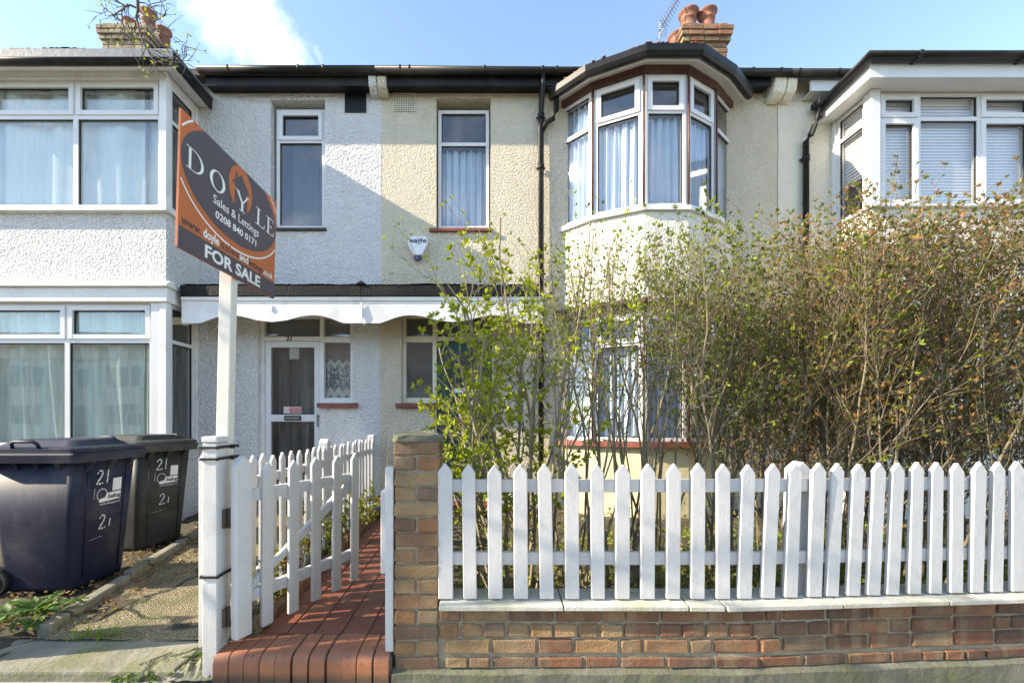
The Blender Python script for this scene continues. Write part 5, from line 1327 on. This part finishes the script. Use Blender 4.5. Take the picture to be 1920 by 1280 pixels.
# street tree beyond the frame; one drooping branch reaches in front of the yellow chimney
tree = thing('bare_tree', 'bare street tree whose drooping budding branch hangs before the yellow brick chimney', 'tree', (-5.3, 1.1, 0))
tr_ = random.Random(12); S, Lf = [], []
tc = dict(BASE); tc.update(zmax=99, step=[.06, .1, .14, .25], jit=[.2, .16, .13, .05], up=[.0, .02, .03, .05], kids=[0, .5, .5, .35], len=[.28, .6, 1.6, 4], rmin=.003, zmin=2.2, leaf=.1, tip=.5, clus=(1, 2), size=(.015, .03), leaf_lvl=0)
grow(S, Lf, Vector((0, 0, -.05)), Vector((.05, .02, 1)), 5.4, .09, 3, tr_, tc)
def limb(pts, r0, r1, kids=.5, ln=.26, seed=1, droop=-.06):
    rr = random.Random(seed); pts = [Vector(p)-Vector((-5.3, 1.1, 0)) for p in pts]; n = len(pts)-1
    c2 = dict(tc); c2.update(up=[droop]*4, zmin=-9, len=[.13, ln, .5, 1], kids=[0, .6, .5, .5], step=[.05, .06, .1, .1], rmin=.0028)
    for k in range(n):
        ra, rb = r0+(r1-r0)*k/n, r0+(r1-r0)*(k+1)/n; m_n = 4
        for q in range(m_n):
            a, b = pts[k].lerp(pts[k+1], q/m_n), pts[k].lerp(pts[k+1], (q+1)/m_n)
            S.append((tuple(a), tuple(b), ra, rb))
            if (k >= n*.2) and rr.random() < kids:
                d = (b-a).normalized(); cd = (d*.6+rand_perp(d, rr)*.8).normalized(); grow(S, Lf, b, cd, ln*rr.uniform(.4, 1.2), max(.003, rb*.55), 1, rr, c2)
limb([(-5.25, 1.1, 4.4), (-4.4, 1.8, 5.1), (-3.3, 2.6, 5.0), (-2.62, 2.95, 4.62)], .030, .013, 0)
limb([(-2.62, 2.95, 4.62)] + [(-2.396, 3.0, 4.232), (-2.393, 3.0, 4.165), (-2.404, 3.0, 4.105), (-2.381, 3.0, 4.008), (-2.351, 3.0, 3.917), (-2.306, 3.0, 3.85)], .012, .0045, .85, .17, 3, -.02)
limb([(-2.393, 3.0, 4.172), (-2.449, 3.0, 4.195), (-2.479, 3.0, 4.188), (-2.531, 3.0, 4.217), (-2.591, 3.0, 4.277)], .0075, .004, .8, .12, 4, .0)
limb([(-2.479, 3.0, 4.188), (-2.516, 3.0, 4.158), (-2.561, 3.0, 4.127), (-2.595, 3.0, 4.15), (-2.629, 3.0, 4.172)], .005, .003, .8, .10, 5, .0)
limb([(-2.464, 3.0, 4.203), (-2.509, 3.0, 4.15), (-2.501, 3.0, 4.067), (-2.479, 3.0, 3.985), (-2.434, 3.0, 3.94)], .006, .003, .8, .12, 6, -.03)
limb([(-2.393, 3.0, 4.165), (-2.333, 3.0, 4.105), (-2.291, 3.0, 4.053), (-2.239, 3.0, 4.0), (-2.194, 3.0, 3.97)], .006, .003, .9, .13, 7, -.03)
limb([(-2.306, 3.0, 3.85), (-2.239, 3.0, 3.82), (-2.171, 3.0, 3.794), (-2.096, 3.0, 3.797), (-2.051, 3.0, 3.842)], .005, .0028, .9, .12, 8, .0)
limb([(-2.333, 3.0, 3.888), (-2.299, 3.0, 3.828), (-2.269, 3.0, 3.79), (-2.284, 3.0, 3.768)], .005, .003, .9, .10, 9, -.02)
limb([(-2.299, 3.0, 4.067), (-2.246, 3.0, 4.098), (-2.194, 3.0, 4.127)], .004, .0025, .8, .09, 10, .0)
limb([(-2.396, 3.0, 4.217), (-2.344, 3.0, 4.21), (-2.306, 3.0, 4.18), (-2.284, 3.0, 4.172)], .004, .0025, .8, .09, 11, .0)
limb([(-5.27, 1.1, 2.9), (-4.5, 1.05, 3.5), (-3.7, 1.0, 3.75), (-2.9, .95, 3.6), (-2.3, .95, 3.4)], .024, .006, .8, .5, 21, .0)
limb([(-5.27, 1.1, 3.3), (-4.4, 1.3, 3.2), (-3.6, 1.15, 3.1), (-2.9, 1.05, 2.95)], .02, .005, .8, .45, 22, .0)
V, F = tubes_np(S, 5); np_obj('branches', V, F, M['bark_tree'], tree); V, F = leaves_np(Lf, np.random.default_rng(3)); np_obj('foliage', V, F, M['leaf_lime'], tree)

# broad leaved plants: each leaf a part
def leaf_blade(L, W_, curl, name='leaf', mat='leaf_broad'):
    mb = MB(); n = 7
    for i in range(n+1):
        t_ = i/n; w = W_*math.sin(math.pi*min(1, t_*.93+.05))**.8*(1-.25*t_); x = L*t_; z = L*(.55*t_-curl*t_*t_)
        for s_ in (-1, -.5, 0, .5, 1): mb.v.append((x, s_*w/2, z+abs(s_)*w*.18+.004*math.sin(i*2+s_*3)))
    for i in range(n):
        for j in range(4): k = i*5+j; mb.f.append((k, k+1, k+6, k+5)); mb.sm.append(True)
    return mb.mesh(name, M[mat])
def rosette(label, loc, n, size, seed, group='leafy plants by the drive', sc=1, name='leafy_plant'):
    t_ = thing(name, label, 'plant', loc, 0, group); r = random.Random(seed)
    ms = [leaf_blade(size*1.0, size*.52, .55), leaf_blade(size*.8, size*.5, .75), leaf_blade(size*.6, size*.36, .3)]
    for k in range(n):
        a = r.uniform(0, 6.28); q = r.uniform(0, .9)*size*sc
        piece('leaf', r.choice(ms), t_, (math.cos(a)*q, math.sin(a)*q*.8, r.uniform(0, size*.5)), (r.uniform(-.4, .4), r.uniform(-.5, .25), a+r.uniform(-.7, .7)), (r.uniform(.7, 1.15),)*3, local=True)
    return t_
rosette('large leafy rosette plant on the soil before the blue bin', (-2.66, 2.55, .10), 52, .125, 1, sc=1.45)
rosette('leafy plant against the white wall beyond the grey bin', (-2.86, 4.55, .10), 30, .13, 2, sc=1.4)
rosette('darker leafy clump against the house wall by the grey bin', (-2.95, 5.1, .12), 26, .13, 3, sc=1.4)
rosette('small weed in the pavement joint before the slab', (-1.72, 2.07, .0), 12, .07, 4)
rosette('small weed sprouting beside the cracked slab edge', (-1.56, 2.09, .01), 8, .06, 14)
rosette('small leafy weed at the foot of the white gate post', (-1.42, 2.16, .07), 14, .05, 5)
rosette('small weed under the open gate beside the step', (-1.2, 2.28, .14), 14, .06, 6)
for k, (x, y, s_) in enumerate(((-1.27, 2.52, .07), (-1.28, 2.8, .09), (-1.27, 3.1, .10), (-1.29, 3.5, .1), (-1.27, 3.9, .11), (-1.29, 4.35, .12), (-1.27, 4.8, .12))):
    pass
def sprig(label, loc, n, h, seed, leaf, size=(.02, .045), name='bedding_plant', spread=.35, bark='bark'):
    t_ = thing(name, label, 'plant', loc, 0, 'plants in the path border'); r = random.Random(seed); S, Lf = [], []
    c = dict(BASE); c.update(zmin=0, kids=[0, .35, .4, .3], len=[.06, .1, .15, .2], leaf=.9, tip=1, clus=(2, 3), size=size, step=[.02, .03, .03, .03], top=2, rmin=.0012)
    for _ in range(n): grow(S, Lf, Vector((r.uniform(-.05, .05), r.uniform(-.06, .06), 0)), Vector((r.gauss(0, spread), r.gauss(0, spread), 1)).normalized(), h*r.uniform(.6, 1.2), .004, 2, r, c)
    V, F = tubes_np(S, 3); np_obj('stems', V, F, M[bark], t_); V, F = leaves_np(Lf, np.random.default_rng(seed)); np_obj('foliage', V, F, M[leaf], t_); return t_
sprig('low straggling border plant nearest the open gate', (-1.29, 2.5, .13), 8, .22, 1, 'leaf_hedge')
sprig('dry pale bushy border plant behind the middle of the gate', (-1.29, 2.95, .13), 10, .3, 2, 'leaf_dark')
sprig('green bushy border plant showing beyond the gate stile', (-1.28, 3.4, .13), 10, .36, 3, 'leaf_hedge')
sprig('taller grey green border plant along the path fence', (-1.28, 3.9, .13), 12, .42, 4, 'leaf_hedge')
sprig('bright green border plant near the far end of the path', (-1.27, 4.5, .13), 12, .42, 5, 'leaf_lime')
sprig('leafy plant in the terracotta pot at the house end of the path', (-1.02, 4.9, .42), 8, .25, 6, 'leaf_lime')
pot = MB(); pot.lathe([(.001, .16), (.09, .16), (.13, .36), (.155, .37), (.155, .42), (.14, .42), (.12, .38)], -1.02, 4.9, 20); tag(pot.build('flower_pot', M['terracotta']), 'terracotta flower pot standing on the path near the house', 'flower pot')
# bare sapling by the cream porch wall
shrub('thin bare sapling in front of the cream porch wall behind the pillar', (-.62, 3.2, .14), [(0, 0, .02, 0, 1.05, .006), (.02, 0, -.1, 0, .9, .005)], dict(zmin=.3, leaf=.12, tip=.4, kids=[0, .2, .25, .2], len=[.08, .14, .25, 1]), 'leaf_lime', 'bark', 44, 'sapling', 'sapling')
# grass tuft in the crack
gt = MB(); r = random.Random(6)
for k in range(110):
    x, y = -2.15+r.gauss(0, .07), 2.40+r.gauss(0, .02); a = r.uniform(0, 6.28); L = r.uniform(.06, .14); w = .0022; lean_ = r.uniform(.4, 1.2); dx, dy = math.cos(a)*lean_+.4, math.sin(a)*lean_*.6
    pts = [Vector((x+dx*L*t_*t_, y+dy*L*t_*t_, .055+L*t_*(1-.35*t_))) for t_ in (0, .4, .75, 1)]; s_ = Vector((-math.sin(a), math.cos(a), 0))
    for q in range(3):
        wa, wb = w*(1-q/3), w*(1-(q+1)/3); gt.quad(pts[q]-s_*wa, pts[q]+s_*wa, pts[q+1]+s_*wb, pts[q+1]-s_*wb)
tag(gt.build('grass_tuft', M['grass']), 'bright green tuft of grass in the crack before the drive', 'grass tuft')
# ground cover among the hedge stems
r = random.Random(9); Lf = []
for k in range(9000):
    x = r.uniform(-.15, 4.2); y = 2.3+abs(r.gauss(0, 1.0)); 
    if y > 5.1: continue
    if x < .9 and r.random() < .4: continue
    h = r.random()**2*.28; Lf.append(((x, y, .12+h), (r.gauss(0, 1), r.gauss(0, 1), r.uniform(.1, 1.2)), r.uniform(.025, .06)))
V, F = leaves_np(Lf, np.random.default_rng(8)); np_obj('undergrowth', V, F, M['leaf_hedge'], None)
Lf = []
for k in range(5000):
    x, y = r.choice(((r.uniform(-.2, 4.5), 2.2+r.random()**1.6*3.2), (r.uniform(-3.2, -2.3), r.uniform(2.45, 5.5)), (r.uniform(-1.4, -1.17), r.uniform(2.3, 5.5))))
    Lf.append(((x, y, (.125 if x > -2 else .075)+r.random()*.012), (r.gauss(0, 1), r.gauss(0, 1), r.uniform(-.1, .25)), r.uniform(.015, .05)))
V, F = leaves_np(Lf, np.random.default_rng(18)); np_obj('leaf_litter', V, F, M['leaf_brown'], None)

# unseen brick pillar, added just past the frame edge to shade the slab
shade_pillar = thing('brick_pillar', 'unseen brick pillar added at the pavement edge to shade the slab', 'pillar', (-2.95, 2.2, 0))
m = MB(); m.box(-3.06, -2.84, 2.10, 2.32, -.02, 1.06); m.build('mortar', M['mortar'], shade_pillar); m = MB(); m.box(-3.09, -2.81, 2.07, 2.35, 1.062, 1.12); m.build('cap', M['plinth'], shade_pillar, bev=.012)
for k in range(14):
    for s_ in (0, 1):
        piece('brick', br.choice(mesh_st), shade_pillar, (-2.95, 2.145+s_*.125, .04+.0745*k))

# the far side of the street, which the panes mirror
far_lab = 'brick terraced house across the street mirrored faintly in the window panes'
for x0, lab, mt in [(-46.0+6.6*k, far_lab, ('brick', 'brick_red', 'pale_render')[k % 3]) for k in range(10)]:
    oh = thing('terraced_house', lab, 'house', (x0+3.3, -19.6, 0), group='houses across the street')
    m = MB(); m.box(x0, x0+6.58, -26, -19.6, -.1, 5.6); m.build('wall', M[mt], oh)
    m = MB(); m.prism([(-19.2, 5.6), (-22.8, 8.2), (-26.4, 5.6)], x0-.01, x0+6.59, 'x'); m.build('roof', M['slate'], oh)
    m = MB(); m.box(x0+.6, x0+3.3, -19.59, -18.8, -.1, 5.5); m.build('bay', M['pale_render'], oh)
    for (xa, xb, za, zb, yf) in ((.8, 3.1, 1.0, 2.5, -18.8), (.8, 3.1, 3.6, 5.1, -18.8), (4.6, 5.5, 3.6, 5.0, -19.6), (4.4, 5.4, .2, 2.4, -19.6)):
        m = MB(); m.box(x0+xa, x0+xb, yf+.002, yf+.05, za, zb); w = m.build('window', M['upvc'], oh)
        n = 3 if xb-xa > 2 else 1
        for k in range(n):
            m = MB(); wd = (xb-xa)/n; m.box(x0+xa+k*wd+.06, x0+xa+(k+1)*wd-.06, yf+.051, yf+.06, za+.07, zb-.07); m.build('pane', M['dark_pane'], w)
